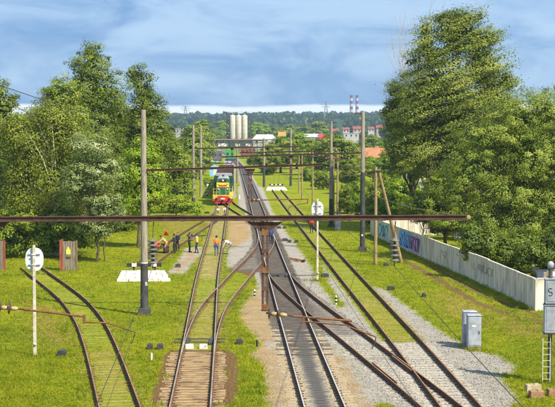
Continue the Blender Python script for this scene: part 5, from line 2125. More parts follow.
def house(label, px, top_y, Y, wpx, wallh, roofm, wallm, depth=9, rz=0.0, roof_h=None, name='house', gnd=None, flat=False, cat='house', group=None, storeys=1):
    q = at(px, top_y, Y)
    gz_ = float(terrain(np.array([q.x]), np.array([Y]))[0]) if gnd is None else gnd
    rt = thing(name, label, cat, (q.x, Y, gz_), rz, group)
    wd = wpx * Y / F
    H = q.z - gz_
    rh = roof_h if roof_h is not None else wd * 0.32
    if flat:
        rh = 0.4
    wh = max(2.2, H - rh)
    MB().box((0, 0, wh / 2 - 0.5), (wd, depth, wh + 1.0)).build('wall', wallm, rt)
    if flat:
        rf = MB().box((0, 0, wh + 0.2), (wd + 0.5, depth + 0.5, 0.4)).build('roof', roofm, rt)
    else:
        rf = MB().prism_x([(-depth / 2 - .5, wh - 0.1), (depth / 2 + .5, wh - 0.1), (0, wh + rh)], -wd / 2 - .4, wd / 2 + .4).build('roof', roofm, rt)
        MB().box((wd * 0.22, 0.6, wh + rh * 0.9), (0.7, 0.7, 1.2)).build('chimney', wall_c, rf)
    nwin = max(2, int(wd / 3.0))
    for st in range(storeys):
        for i in range(nwin):
            x = -wd / 2 + wd * (i + 0.5) / nwin
            zz = wh - 1.5 - 3.0 * st
            wn_ = MB().box((x, -depth / 2 - 0.02, zz), (1.15, 0.08, 1.3)).build('window', glass, rt)
            MB().box((x, -depth / 2 - 0.06, zz - 0.72), (1.35, 0.14, 0.10)).build('sill', wall_w, wn_)
    return rt


GH = 'red roofed houses on the far slope'
house('red roofed house, leftmost on the far right slope', 335, 128.6, 1250, 7, 4, red_roof, wall_c, group=GH)
house('red roofed house above the long white building', 346, 127.4, 1320, 6.5, 4, red_roof, wall_w, group=GH)
house('large red roofed house between the two chimneys and white building', 357, 126.4, 1300, 8, 4, red_roof, wall_c, group=GH, storeys=2)
house('red roofed house just right of the tall right pole', 371, 126.9, 1350, 6, 4, red_roof, wall_w, group=GH)
house('red roofed house touching the dark right tree', 380.5, 125.2, 1300, 8.5, 4, red_roof, wall_c, group=GH, storeys=2)
house('long white building with flat roof below the red houses', 351, 133.0, 1050, 15, 4, grey_roof, wall_w, depth=8, flat=True, cat='building', name='low_building')
house('grey roofed hall with a red end right of the yellow hopper', 311, 133.8, 720, 15, 4, grey_roof, M('pale_grey_wall', (0.45, 0.43, 0.40)), depth=14, rz=0.1, roof_h=1.6, cat='building', name='industrial_hall')
house('bright red roofed annex joined to the grey hall', 322.5, 134.2, 716, 7.5, 4, M('crimson_roof', (0.50, 0.05, 0.06), (0.36, 0.035, 0.045), 0.5, 0.7), M('pinkish_wall', (0.5, 0.3, 0.26)), depth=10, rz=0.1, roof_h=2.6, cat='building', name='industrial_annex')
house('white industrial shed right of the loading gantry', 264.5, 134.5, 690, 15, 4, M('white_sheet_roof', (0.74, 0.75, 0.77), (0.6, 0.62, 0.64), 0.4, 0.6), M('grey_white_wall', (0.55, 0.53, 0.49), (0.4, 0.37, 0.33), 0.3, 0.8), depth=16, rz=-0.25, roof_h=2.2, cat='building', name='industrial_shed')
house('small white building far left above the left trees', 180, 128.5, 980, 8, 4, grey_roof, wall_w, depth=8, flat=True, cat='building', name='low_building')
house('house with orange tiled roof among the right bushes', 371, 147.5, 330, 24, 4, orange_roof, wall_c, depth=8, rz=-0.35, roof_h=2.3)
house('white painted garage seen between trunks behind the fence', 424, 179, 205, 13, 3.0, grey_roof, wall_w, depth=4, flat=True, name='garage', cat='garage')
house('low pale shed behind the fence under the willow', 466, 210, 135, 20, 3.0, grey_roof, wall_c, depth=3, flat=True, name='garage', cat='shed')
house('far grey block on the wooded slope', 300, 121.5, 1900, 16, 4, M('hazy_grey_roof', (0.40, 0.42, 0.46)), M('hazy_grey_wall', (0.5, 0.5, 0.52)), depth=12, flat=True, cat='building', name='far_block')

# yellow hopper machine
q = at(282, 140, 780)
rt = thing('yellow_hopper', 'yellow loading hopper with boom left of the grey hall', 'hopper', (q.x, 780, 0))
zt = at(282, 130.5, 780).z
for sx in (-1, 1):
    for sy in (-1, 1):
        MB().bar((sx * 2.2, sy * 1.6, -0.1), (sx * 2.0, sy * 1.4, zt - 3), 0.3).build('leg', steel_d, rt)
MB().box((0, 0, zt - 1.8), (5.0, 3.6, 3.2), 0, taper=0.86).build('hopper', M('ochre_paint', (0.55, 0.36, 0.07), (0.4, 0.26, 0.05), 0.4, 0.7), rt)
MB().bar((-5, 0, zt - 3.6), (-1.5, 0, zt - 0.6), 0.6).build('boom', steel_d, rt)
MB().box((0, 0, zt - 0.05), (5.4, 3.8, 0.2)).build('rim', orange_m, rt)

# chimneys and pylons on the skyline
ch_r = M('chimney_red_brown', (0.17, 0.02, 0.045), (0.13, 0.018, 0.035), 0.05, 0.8)
ch_w = M('chimney_white', (0.50, 0.44, 0.50), (0.4, 0.35, 0.40), 0.05, 0.8)
for x, lab in ((351.3, 'left red and white striped factory chimney on the skyline'), (357.0, 'right red and white striped factory chimney on the skyline')):
    YC = 3300.0
    q = at(x, 110, YC)
    gz_ = float(terrain(np.array([q.x]), np.array([YC]))[0])
    rt = thing('factory_chimney', lab, 'chimney', (q.x, YC, gz_), 0, 'striped factory chimneys')
    zt = at(x, 95.2, YC).z - gz_
    n = 9
    for i in range(n):
        z0_, z1_ = (-1 if i == 0 else zt * i / n), zt * (i + 1) / n
        r0_, r1_ = 4.6 - 1.5 * i / n, 4.6 - 1.5 * (i + 1) / n
        MB().tube([(0, 0, z0_), (0, 0, z1_)], [r0_, r1_], 20, caps=(i in (0, n - 1))).build('band', ch_r if i % 2 == 0 else ch_w, rt)
    MB().lathe([(3.5, zt - 2), (4.1, zt - 1.8), (4.1, zt - 1.0), (3.5, zt - 0.8)], 20).build('gallery_ring', steel_d, rt)
pyl_m = M('galvanised_pylon_steel', (0.22, 0.25, 0.30), (0.16, 0.18, 0.22), 0.2, 0.6)
for x, ty, YC, lab in ((326, 99.5, 2300.0, 'lattice power pylon on the skyline left of the chimneys'), (185.5, 104.5, 2700.0, 'lattice power pylon on the skyline at the left')):
    q = at(x, 110, YC)
    gz_ = float(terrain(np.array([q.x]), np.array([YC]))[0])
    rt = thing('power_pylon', lab, 'pylon', (q.x, YC, gz_), 0, 'power pylons on the skyline')
    H = at(x, ty, YC).z - gz_
    for sx in (-1, 1):
        for sy in (-1, 1):
            MB().bar((sx * 4.2, sy * 4.2, -1), (sx * 0.7, sy * 0.7, H * 0.88), 0.7).build('leg', pyl_m, rt)
    MB().bar((0, 0, H * 0.86), (0, 0, H), 0.8).build('peak', pyl_m, rt)
    for zz, wd in ((0.88, 7.0), (0.76, 10.5), (0.64, 7.5)):
        MB().box((0, 0, H * zz), (wd * 2, 1.0, 0.9)).build('cross_arm', pyl_m, rt)
    for i in range(6):
        z0_, z1_ = H * 0.88 * i / 6, H * 0.88 * (i + 1) / 6
        w0_, w1_ = 4.2 - 3.5 * i / 6, 4.2 - 3.5 * (i + 1) / 6
        for s_ in (-1, 1):
            MB().bar((-w0_ * s_, -w0_, z0_), (w1_ * s_, -w1_, z1_), 0.5).build('brace', pyl_m, rt)

# parked car and odds behind the fence


def parked_car(label, px, Y, rz, paint):
    q = at(px, 240, Y)
    rt = thing('parked_car', label, 'car', (q.x, Y, 0), rz)
    MB().prism([(-2.1, 0.35), (2.1, 0.35), (2.15, 0.75), (1.35, 0.92), (0.75, 1.40), (-1.1, 1.42), (-1.75, 0.95), (-2.15, 0.85)], -0.84, 0.84).build('body', paint, rt, 0.06)
    for s_ in (-1, 1):
        MB().prism([(1.15, 0.95), (0.68, 1.33), (-1.02, 1.35), (-1.45, 0.98)], s_ * 0.845 - 0.004, s_ * 0.845 + 0.004).build('side_window', glass, rt)
        for x in (-1.3, 1.35):
            MB().lathe([(0.2, -0.09), (0.31, -0.09), (0.31, 0.09), (0.2, 0.09)], 16, c=(x, s_ * 0.78, 0.31), axis='Y').build('wheel', loco_k, rt)
    return rt


parked_car('pale silver car parked behind the fence in tree shade', 474, 108, 1.75, M('silver_car_paint', (0.62, 0.62, 0.6), (0.55, 0.55, 0.53), 1, 0.35, 0.3))
parked_car('dark car parked behind the right end of the fence', 546, 92, 1.55, M('dark_car_paint', (0.06, 0.07, 0.09), (0.05, 0.06, 0.07), 1, 0.3, 0.2))
q = at(558, 262, 88)
rt = thing('scrap_heap', 'heap of broken boards and scrap behind the fence end', 'scrap heap', (q.x, 86, 0))
rr = random.Random(3)
cols = [white_p, blk2, plk, grey_p, rusty, grey_d]
for i in range(46):
    MB().box((rr.gauss(0, 0.8), rr.gauss(0, 0.5), 0.3 + 2.1 * rr.random() ** 1.2), (rr.uniform(.3, 1.1), rr.uniform(.1, .4), rr.uniform(.1, .45)), 0, Matrix.Rotation(rr.uniform(0, 3), 3, 'Z') @ Matrix.Rotation(rr.uniform(-.8, .8), 3, 'Y')).build('scrap_piece', rr.choice(cols), rt)
# white paper-like scraps / a few pale stones near right pole and lines
# ------------------------------------------------------------------ middle distance trees (copies of five modelled trees)
protos = {}


def proto(key, seed, leafm, lob, n_clump, per, size, crad, **kw):
    spec = dict(lobes=lob, n_clump=n_clump, per=per, size=size, crad=crad, seed=seed, height=10.0, trunk_r=0.22, **kw)
    Vv, Fv, tv, tb = crown_trunk(**spec)
    protos[key] = (np_mesh('crown_' + key, Vv, Fv, LM[leafm], {'tint': tv}), tb.mesh('trunk_' + key, [bark]))


round_l = [(0, 0, 6.4, 3.0, 3.0, 2.8), (1.4, .3, 5.0, 2.4, 2.3, 2.2), (-1.5, -.2, 5.2, 2.4, 2.4, 2.4), (0.2, 1.2, 4.6, 2.4, 2.2, 2.4), (0.4, 0, 8.6, 1.6, 1.6, 1.3), (-.5, -1.2, 3.4, 2.4, 2, 1.8)]
tall_l = [(0, 0, 8.2, 1.5, 1.5, 1.7), (.6, .2, 6.2, 2.0, 2.0, 2.0), (-.7, -.2, 5.4, 2.0, 2.0, 2.2), (.2, .5, 3.8, 2.3, 2.3, 2.0), (-.2, -.6, 2.6, 2.0, 2.0, 1.4)]
bush_l = [(0, 0, 4.2, 4.4, 4.0, 4.2), (3.6, .5, 3.2, 3.2, 3.2, 3.0), (-3.6, -.4, 3.4, 3.4, 3.2, 3.2), (1.4, -2, 5.4, 3.0, 2.6, 3.2), (-1.6, 1.5, 6.2, 2.6, 2.6, 2.8)]
proto('bright', 61, 'bright', round_l, 300, 42, 0.34, 0.72)
proto('mid', 62, 'mid', round_l, 300, 42, 0.34, 0.72)
proto('willow', 63, 'willow', tall_l, 300, 42, 0.32, 0.66, droop=0.4)
proto('dark', 64, 'dark', tall_l, 300, 42, 0.34, 0.7)
proto('bush', 65, 'mid', bush_l, 320, 42, 0.40, 0.9)
proto('bushb', 66, 'bright', bush_l, 320, 42, 0.40, 0.9)


def mid_tree(label, px, top_y, Y, kind, wf=1.0, group='trees in the middle distance', cat=None, name=None):
    q = at(px, top_y, Y)
    g0 = float(terrain(np.array([q.x]), np.array([Y]))[0])
    H = max(2.0, q.z - g0)
    s = H / 10.0
    isb = kind.startswith('bush')
    rt = thing(name or ('leafy_bush' if isb else 'leafy_tree'), label, cat or ('bush' if isb else 'tree'), (q.x, Y, g0), (px * 1.7 + Y) % 6.28, group)
    rt.scale = (s * wf, s * wf, s)
    cm, tm = protos[kind]
    link_mesh('crown', cm, rt)
    link_mesh('trunk', tm, rt)
    return rt


for lab, px, ty, Y, kd, wf in (
        ('tall yellow green willow right of the far left poles', 203, 117, 400, 'willow', 1.15),
        ('yellow green tree just left of the far left poles', 191, 122, 330, 'willow', 1.5),
        ('small tree between willow and left silo', 221, 130, 1000, 'bright', 1.3),
        ('dark tree behind the bright maple and grey pole', 160, 124, 230, 'dark', 1.4),
        ('green tree left of the far portal pole', 183, 148, 240, 'mid', 1.2),
        ('low tree at the track side by the far left poles', 199, 158, 300, 'mid', 1.1),
        ('bright bush right of the far left slim pole', 207, 176, 262, 'bushb', 0.8),
        ('yellow green tree seen left beside the silos', 223, 121, 1050, 'bright', 1.6),
        ('yellow green tree close right of the silos', 254, 122, 1000, 'bright', 1.6),
        ('yellow green tree second right of the silos', 264, 124, 1020, 'bright', 1.6),
        ('tree directly behind the white industrial shed', 275, 126, 980, 'mid', 1.6),
        ('tree behind the yellow hopper', 290, 124, 1000, 'bright', 1.7),
        ('round tree above the grey hall', 305, 124, 950, 'mid', 1.5),
        ('round pale tree right of the grey hall below the pylon', 318, 119.5, 960, 'willow', 1.8),
        ('green tree left of the right buffer stop pole', 268, 143, 330, 'mid', 1.4),
        ('big bushy tree behind the right buffer stop', 281, 136, 345, 'mid', 1.6),
        ('bushy tree right of the one behind the right buffer stop', 297, 133, 380, 'bright', 1.5),
        ('broad dark tree behind the pale topped portal pole', 333, 132, 300, 'mid', 1.5),
        ('bright tree left of the pale topped portal pole', 314, 138, 330, 'bright', 1.5),
        ('tree left of the orange tiled roof', 349, 140, 300, 'mid', 1.3),
        ('tree above the orange tiled roof', 371, 134, 480, 'mid', 1.6),
        ('tree behind the orange tiled house to the right', 388, 138, 420, 'bright', 1.6),
        ('small tree right of the orange tiled roof', 388, 152, 260, 'bright', 1.3),
        ('leafy tree in front of the orange tiled house', 352, 158, 232, 'mid', 1.2),
        ('bright tree hiding the wall below the orange tiled roof', 373, 156, 285, 'bright', 1.5)):
    mid_tree(lab, px, ty, Y, kd, wf)
for lab, px, ty, Y, kd, wf in (
        ('dark bush left of the pale topped portal pole', 322, 168, 250, 'bush', 0.9),
        ('bush far behind the right round board', 309, 163, 290, 'bushb', 0.9),
        ('bush at the meadow edge left of the tall right pole', 347, 180, 178, 'bush', 0.8),
        ('bushes around the foot of the tall right pole', 366, 174, 170, 'bushb', 0.85),
        ('bush right behind the braced wooden pole', 386, 168, 165, 'bush', 0.9),
        ('bush left of the white garage', 402, 170, 160, 'bushb', 0.85),
        ('bush in front of the white garage', 420, 189, 152, 'bush', 0.9),
        ('bush behind the far corner of the fence', 378, 196, 152, 'bushb', 0.8),
        ('bush far left of the right buffer stop', 253, 152, 420, 'bush', 1.0),
        ('bush beside the right end of the loading gantry', 268, 158, 330, 'bush', 0.9)):
    mid_tree(lab, px, ty, Y, kd, wf, 'bushes on the right of the yard')
ORD = ('first', 'second', 'third', 'fourth', 'fifth', 'sixth', 'seventh', 'eighth')
# back rows that close the view behind the big trees
for i, (px, ty, Y, kd) in enumerate(((20, 112, 230, 'dark'), (50, 105, 245, 'mid'), (80, 100, 235, 'dark'), (110, 106, 250, 'mid'), (135, 108, 235, 'dark'), (150, 125, 260, 'mid'), (-15, 100, 225, 'mid'), (-50, 95, 230, 'dark'))):
    mid_tree('back row tree seen through gaps behind the left trees, %s from the left' % ORD[i], px, ty, Y, kd, 1.5, 'back row of trees at the left')
for i, (px, ty, Y, kd) in enumerate(((405, 140, 260, 'dark'), (430, 120, 250, 'mid'), (460, 115, 255, 'dark'), (490, 118, 245, 'mid'), (515, 108, 250, 'dark'), (545, 110, 245, 'mid'), (575, 100, 250, 'dark'), (610, 95, 240, 'mid'))):
    mid_tree('back row tree seen through gaps behind poplar and willow, %s from the left' % ORD[i], px, ty, Y, kd, 1.5, 'back row of trees at the right')
for i, px in enumerate((10, 34, 58, 82, 106, 128)):
    mid_tree('shaded bush under the left trees, %s from the left picture edge' % ORD[i], px, 196, 140 + 4 * (i % 3), 'bush', 1.0, 'shaded bushes under the left trees')
for i, px in enumerate((432, 455, 478, 500, 524, 548)):
    mid_tree('shaded bush behind the fence and poplar, %s counted from the poplar rightwards' % ORD[i], px, 196 + 5 * (i % 2), 150 - 5 * (i % 3), 'bush', 1.0, 'shaded bushes behind the fence')

for lab, px, ty, Y, kd in (('tree beyond the right picture edge, nearest the fence return', 600, 110, 118, 'willow'), ('tree beyond the right picture edge, second from the fence return', 650, 100, 128, 'mid'),
                           ('tree beyond the right picture edge, third from the fence return', 705, 104, 122, 'dark')):
    mid_tree(lab, px, ty, Y, kd, 1.3, 'trees beyond the right edge')

# bare tree behind the poplar
q = at(402, 60, 175)
rt = thing('bare_tree', 'leafless pale twiggy tree left of the huge poplar', 'tree', (q.x, 175, 0))
rr = random.Random(12)
tb = MB()


def twig(p0, d, ln, rad, depth):
    pts = [p0]
    for i in range(4):
        d = (d + Vector((rr.uniform(-.12, .12), rr.uniform(-.12, .12), rr.uniform(-.02, .10)))).normalized()
        pts.append(pts[-1] + d * ln / 4)
    tb.tube(pts, [rad * (1 - 0.17 * i) for i in range(5)], 5, caps=False)
    if depth:
        for k_ in range(4):
            j = rr.choice((2, 3, 4))
            dd_ = (d + Vector((rr.uniform(-.55, .55), rr.uniform(-.55, .55), rr.uniform(0, .35)))).normalized()
            twig(pts[j], dd_, ln * 0.62, rad * 0.45, depth - 1)


for a in range(3):
    twig(Vector((0.2 * a, 0, -0.2)), Vector((rr.uniform(-.12, .08), rr.uniform(-.1, .1), 1)).normalized(), 13.5, 0.16, 3)
tb.build('branches', M('pale_dead_bark', (0.42, 0.36, 0.32), (0.3, 0.25, 0.22), 2, 0.9), rt)

# ------------------------------------------------------------------ far wood that reads as one mass
rng = np.random.default_rng(77)
LM['far'] = leaf_mat('far_wood_leaves', (0.016, 0.036, 0.006), (0.045, 0.075, 0.010), (0.10, 0.13, 0.018), 0.2)
NT = 5200
ang = rng.uniform(-0.42, 0.42, NT)
rad_ = 560 + (3250 - 560) * rng.random(NT) ** 0.60
TX, TY = np.sin(ang) * rad_, np.cos(ang) * rad_
px_ = CX + F * TX / TY
ok = ~((px_ > 205) & (px_ < 300) & (TY < 1000)) & ~((px_ > 300) & (px_ < 392) & (TY < 1000) & (rng.random(NT) < .85)) & ~((px_ > 325) & (px_ < 392) & (TY < 1330) & ((TY < 1040) | (rng.random(NT) < .55)))
ok &= ~((np.abs(px_ - 180) < 7) & (TY < 990)) & ~((TY < 1000) & (np.abs(px_ - 240) < 200) & (rng.random(NT) < .5))
TX, TY = TX[ok], TY[ok]
NT = len(TX)
TZ = terrain(TX, TY)
TH = rng.uniform(6.5, 11.5, NT) * (1 + 0.25 * (rng.random(NT) < 0.1)) + 4.0 * sm(TY, 1800, 3000)
PER = 44
c = np.repeat(np.stack([TX, TY, TZ], 1), PER, 0)
hh = np.repeat(TH, PER)
d = rng.normal(0, 1, (NT * PER, 3))
d /= np.linalg.norm(d, axis=1)[:, None]
wr = np.repeat(rng.uniform(0.32, 0.5, NT), PER)
rr3 = (0.6 + 0.4 * rng.random(NT * PER))
pos = c + np.stack([d[:, 0] * hh * wr * rr3, d[:, 1] * hh * wr * rr3, hh * (0.55 + 0.45 * d[:, 2] * rr3)], 1)
nrm = d + rng.normal(0, .35, d.shape)
nrm /= np.linalg.norm(nrm, axis=1)[:, None]
ax = np.cross(nrm, rng.normal(0, 1, d.shape))
ax /= np.linalg.norm(ax, axis=1)[:, None]
bt = np.cross(nrm, ax)
s = (hh * rng.uniform(0.13, 0.25, NT * PER))[:, None]
V = np.stack([pos - ax * s, pos + bt * s * .8, pos + ax * s, pos - bt * s * .8], 1)
tint = np.clip(np.repeat(rng.normal(0.4, 0.22, NT), PER) + rng.normal(0, .1, NT * PER), 0, 1)
tag(link_mesh('distant_wood', np_mesh('distant_wood', V.reshape(-1, 3), np.arange(NT * PER * 4).reshape(-1, 4), LM['far'], {'tint': np.repeat(tint, 4)})),
    'distant dark green wood covering the far slope', 'wood', kind='stuff')

# ------------------------------------------------------------------ haze
hz = MB().box((0, 1920, 74), (3860, 4020, 150)).build('haze', [])
hz.data.materials.clear()
hm = bpy.data.materials.new('haze_air')
hm.use_nodes = True
ht = hm.node_tree
ht.nodes.clear()
ho = ht.nodes.new('ShaderNodeOutputMaterial')
hv = ht.nodes.new('ShaderNodeVolumePrincipled')
hv.inputs['Color'].default_value = (0.55, 0.78, 1.0, 1)
hv.inputs['Density'].default_value = 0.00014
hv.inputs['Anisotropy'].default_value = 0.2
ht.links.new(hv.outputs[0], ho.inputs['Volume'])
hz.data.materials.append(hm)
tag(hz, 'thin blue haze in the air over the far slope', 'haze', kind='stuff')
# ------------------------------------------------------------------ people
skin_m = M('sunburnt_skin', (0.46, 0.25, 0.16), (0.38, 0.20, 0.13), 6, 0.6)
hair_m = M('dark_hair', (0.03, 0.022, 0.016), (0.02, 0.015, 0.01), 20, 0.7)
boot_m = M('black_boots', (0.025, 0.022, 0.02), (0.035, 0.03, 0.028), 8, 0.6)
CL = {
    'peach': M('peach_shirt', (0.62, 0.36, 0.22), (0.50, 0.28, 0.17), 9, 0.9),
    'tan': M('tan_trousers', (0.42, 0.28, 0.15), (0.32, 0.21, 0.11), 9, 0.9),
    'navy': M('navy_workwear', (0.035, 0.045, 0.085), (0.025, 0.03, 0.06), 9, 0.9),
    'black': M('black_workwear', (0.035, 0.032, 0.033), (0.022, 0.02, 0.021), 9, 0.9),
    'brown': M('brown_workwear', (0.12, 0.085, 0.065), (0.08, 0.055, 0.042), 9, 0.9),
    'orange': M('orange_safety_vest', (0.80, 0.21, 0.025), (0.66, 0.15, 0.018), 9, 0.8),
    'amber': M('amber_safety_vest', (0.85, 0.42, 0.09), (0.70, 0.32, 0.06), 9, 0.8),
    'white': M('white_shirt', (0.78, 0.70, 0.58), (0.66, 0.56, 0.44), 9, 0.9),
    'blue': M('blue_jacket', (0.035, 0.085, 0.26), (0.025, 0.06, 0.19), 9, 0.9),
    'red': M('red_jacket', (0.62, 0.05, 0.03), (0.5, 0.035, 0.025), 9, 0.9),
    'jeans': M('blue_jeans', (0.07, 0.11, 0.22), (0.05, 0.08, 0.17), 9, 0.9),
    'grey': M('grey_shirt', (0.30, 0.29, 0.29), (0.22, 0.21, 0.21), 9, 0.9),
}


def capsule(mb, a, b, ra, rb, sx=1.0, n=12):
    """tapered, round-ended limb; sx flattens it front to back"""
    a, b = Vector(a), Vector(b)
    d = b - a
    ln = max(d.length, 1e-4)
    rot = d.to_track_quat('Z', 'Y').to_matrix()
    prof = []
    for i in range(1, 4):
        t_ = math.pi / 2 * i / 4
        prof.append((ra * math.sin(t_), -ra * math.cos(t_)))
    prof.append((ra, 0))
    prof.append((rb, ln))
    for i in range(1, 4):
        t_ = math.pi / 2 * i / 4
        prof.append((rb * math.cos(t_), ln + rb * math.sin(t_)))
    m2 = MB().lathe(prof, n)
    vv = []
    for q in m2.v:
        w_ = rot @ Vector(q) + a
        if sx != 1.0:
            c_ = a + d * max(0, min(1, (w_ - a).dot(d) / (ln * ln)))
            off = w_ - c_
            off.y *= sx
            w_ = c_ + off
        vv.append(w_)
    mb.add(vv, m2.f)


def rotx(v, a):
    return Matrix.Rotation(a, 3, 'X') @ Vector(v)


def person(label, px, py, face, top, legs, pose='stand', vest=None, hat=None, height=1.74, sleeves=True, lean=0.05, arms=None, stride=0.0, squat=0.0, look=0.0):
    g = G(px, py)
    rt = thing('person', label, 'person', (g.x, g.y, 0), R(face), 'track workers in the yard')
    s = height / 1.74
    hipz = 0.92 - squat
    pel = Vector((0, -0.35 * math.sin(lean) * (lean > 0.5) - 0.02, hipz))
    tdir = Vector((0, math.sin(lean), math.cos(lean)))
    chest = pel + tdir * 0.30
    neckb = pel + tdir * 0.52
    hd = (tdir + Vector((0, 0.10 + look, 0.25))).normalized()
    headc = neckb + hd * 0.21
    B = []   # (a, b, ra, rb, sx, key)
    B.append((pel - tdir * 0.02, pel + tdir * 0.14, 0.165, 0.150, 0.72, 'legs'))
    B.append((pel + tdir * 0.16, chest, 0.148, 0.172, 0.70, 'top'))
    B.append((chest, neckb - tdir * 0.07, 0.175, 0.135, 0.68, 'top'))
    B.append((neckb - tdir * 0.03, headc - hd * 0.06, 0.062, 0.056, 1, 'skin'))
    fwd = Vector((0, math.cos(lean * 0.6), -math.sin(lean * 0.6)))
    B.append((headc - hd * 0.055 + fwd * 0.018, headc + hd * 0.035, 0.072, 0.092, 1.08, 'skin'))
    B.append((headc + fwd * 0.085 - hd * 0.005, headc + fwd * 0.108 - hd * 0.028, 0.012, 0.016, 1, 'skin'))
    for sx in (-1, 1):
        B.append((headc + Vector((sx * 0.088, 0, 0.0)), headc + Vector((sx * 0.096, -0.012, 0.02)), 0.016, 0.018, 1, 'skin'))
    for sx in (-1, 1):
        sh = neckb - tdir * 0.05 + Vector((sx * 0.185, 0, 0))
        B.append((chest + tdir * 0.14 + Vector((sx * 0.09, 0, 0)), sh, 0.095, 0.072, 0.9, 'top'))
        if arms:
            e = sh + Vector(arms[0 if sx < 0 else 1][0]).normalized() * 0.285
            wv = Vector(arms[0 if sx < 0 else 1][1]).normalized()
            wr_ = e + wv * 0.25
        else:
            e = sh + Vector((sx * 0.10, 0.0, -1)).normalized() * 0.285
            wv = Vector((sx * -0.03, 0.25, -1)).normalized()
            wr_ = e + wv * 0.25
        B.append((sh, e, 0.062, 0.047, 1, 'top'))
        B.append((e, wr_, 0.045, 0.032, 1, 'top' if sleeves else 'skin'))
        pm = wr_ + wv * 0.085
        B.append((wr_, pm, 0.030, 0.036, 0.7, 'skin'))
        side = wv.cross(Vector((0, 1, 0.01))).normalized()
        curl = Vector((-sx * 0.25, 0.35, 0))
        for k_, (o_, l_) in enumerate(((-0.027, 0.070), (-0.009, 0.080), (0.009, 0.076), (0.027, 0.060))):
            b0_ = pm + side * o_ + wv * 0.012
            m0_ = b0_ + wv * l_ * 0.55
            B.append((b0_, m0_, 0.0095, 0.009, 1, 'skin'))
            B.append((m0_, m0_ + (wv + curl * 0.8).normalized() * l_ * 0.5, 0.009, 0.008, 1, 'skin'))
        th = wr_ + wv * 0.03 + side * sx * -0.03
        B.append((th, th + (wv + side * sx * -0.7).normalized() * 0.06, 0.012, 0.009, 1, 'skin'))
        hip = pel + Vector((sx * 0.095, 0, -0.03))
        st = stride * sx
        ank = Vector((sx * 0.115, st * 0.5, 0.09))
        mid_ = (hip + ank) / 2
        knee = mid_ + Vector((sx * 0.015, 0.04 + squat * 0.9 + abs(stride) * 0.08, 0.02))
        B.append((hip, knee, 0.098, 0.066, 1, 'legs'))
        B.append((knee, ank, 0.064, 0.045, 1, 'legs'))
        B.append((ank - Vector((0, 0.045, 0.045)), ank + Vector((sx * 0.02, 0.15, -0.052)), 0.045, 0.038, 1, 'boots'))
    mb = MB()
    for a, b, ra, rb, fx, key in B:
        capsule(mb, a, b, ra, rb, fx)
    me0 = mb.mesh('body_raw', [skin_m])
    tmp = bpy.data.objects.new('tmp', me0)
    COL.objects.link(tmp)
    md = tmp.modifiers.new('r', 'REMESH')
    md.mode = 'VOXEL'
    md.voxel_size = 0.0125
    md.use_smooth_shade = True
    sm_ = tmp.modifiers.new('s', 'SMOOTH')
    sm_.factor = 0.5
    sm_.iterations = 2
    dg = bpy.context.evaluated_depsgraph_get()
    me = bpy.data.meshes.new_from_object(tmp.evaluated_get(dg))
    bpy.data.objects.remove(tmp)
    me.name = 'body'
    me.materials.clear()
    for m_ in (skin_m, CL[top], CL[legs], boot_m):
        me.materials.append(m_)
    nf = len(me.polygons)
    cen = np.zeros(nf * 3)
    me.polygons.foreach_get('center', cen)
    cen = cen.reshape(-1, 3)
    best = np.full(nf, 1e9)
    mi = np.zeros(nf, int)
    idx = {'skin': 0, 'top': 1, 'legs': 2, 'boots': 3}
    for a, b, ra, rb, fx, key in B:
        a_, b_ = np.array(a), np.array(b)
        ab = b_ - a_
        t_ = np.clip(((cen - a_) @ ab) / (ab @ ab), 0, 1)
        dd_ = np.linalg.norm(cen - (a_ + t_[:, None] * ab), axis=1) - (ra + (rb - ra) * t_)
        up_ = dd_ < best
        best = np.where(up_, dd_, best)
        mi = np.where(up_, idx[key], mi)
    me.polygons.foreach_set('material_index', mi.astype(np.int32))
    me.polygons.foreach_set('use_smooth', np.ones(nf, bool))
    o = link_mesh('body', me, rt)
    rt.scale = (s, s, s)
    # hair or hat
    hb = MB()
    capsule(hb, headc + hd * 0.025 - fwd * 0.018, headc + hd * 0.05 - fwd * 0.010, 0.098, 0.092, 1.08, 14)
    hb.build('hat' if hat else 'hair', hat or hair_m, rt)
    for sx in (-1, 1):
        eb = MB()
        c_ = headc + fwd * 0.090 + Vector((sx * 0.034, 0, 0.0)) + hd * 0.008
        eb.lathe([(0.004, -0.006), (0.009, 0), (0.004, 0.006)], 8, c=c_, axis='Y')
        eb.build('eye', hair_m, rt)
    if vest:
        vb = MB()
        capsule(vb, pel + tdir * 0.10, chest, 0.168, 0.188, 0.72, 18)
        capsule(vb, chest, neckb - tdir * 0.085, 0.190, 0.150, 0.72, 18)
        vb.build('vest', CL[vest], rt)
    return rt


orange_hat = M('orange_helmet', (0.75, 0.20, 0.03), (0.6, 0.15, 0.02), 5, 0.4)
person('worker in peach shirt bending over the red trolley', 163.5, 253, 100, 'peach', 'tan', lean=0.75, arms=(((-.2, 1, -0.6), (0, 1, -0.5)), ((.2, 1, -0.6), (0, 1, -0.5))), sleeves=True)
person('dark dressed worker nearest right of the red trolley', 174.5, 253.5, 60, 'black', 'black', arms=(((-.3, .2, -1), (0.3, .8, -.2)), ((.2, .2, -1), (-0.2, 1, -.1))), look=0.1)
person('worker in dark blue half hidden behind the black dressed one', 177.8, 251.5, 150, 'navy', 'black', sleeves=False)
person('worker in brown jacket facing the man in amber vest', 189.5, 252, -70, 'brown', 'black', arms=(((-.1, .3, -1), (0, .9, -.3)), ((.1, .3, -1), (0, .9, -.3))))
person('worker in amber vest and navy trousers pointing left', 196.8, 253, 70, 'grey', 'navy', vest='amber', arms=(((-.15, .9, -.45), (-.1, 1, -0.1)), ((.1, -.1, -1), (0, .1, -1))), stride=0.36, hat=black_p)
person('worker in orange top seen from behind between the rails', 216.5, 255.5, 5, 'orange', 'jeans', stride=0.12)
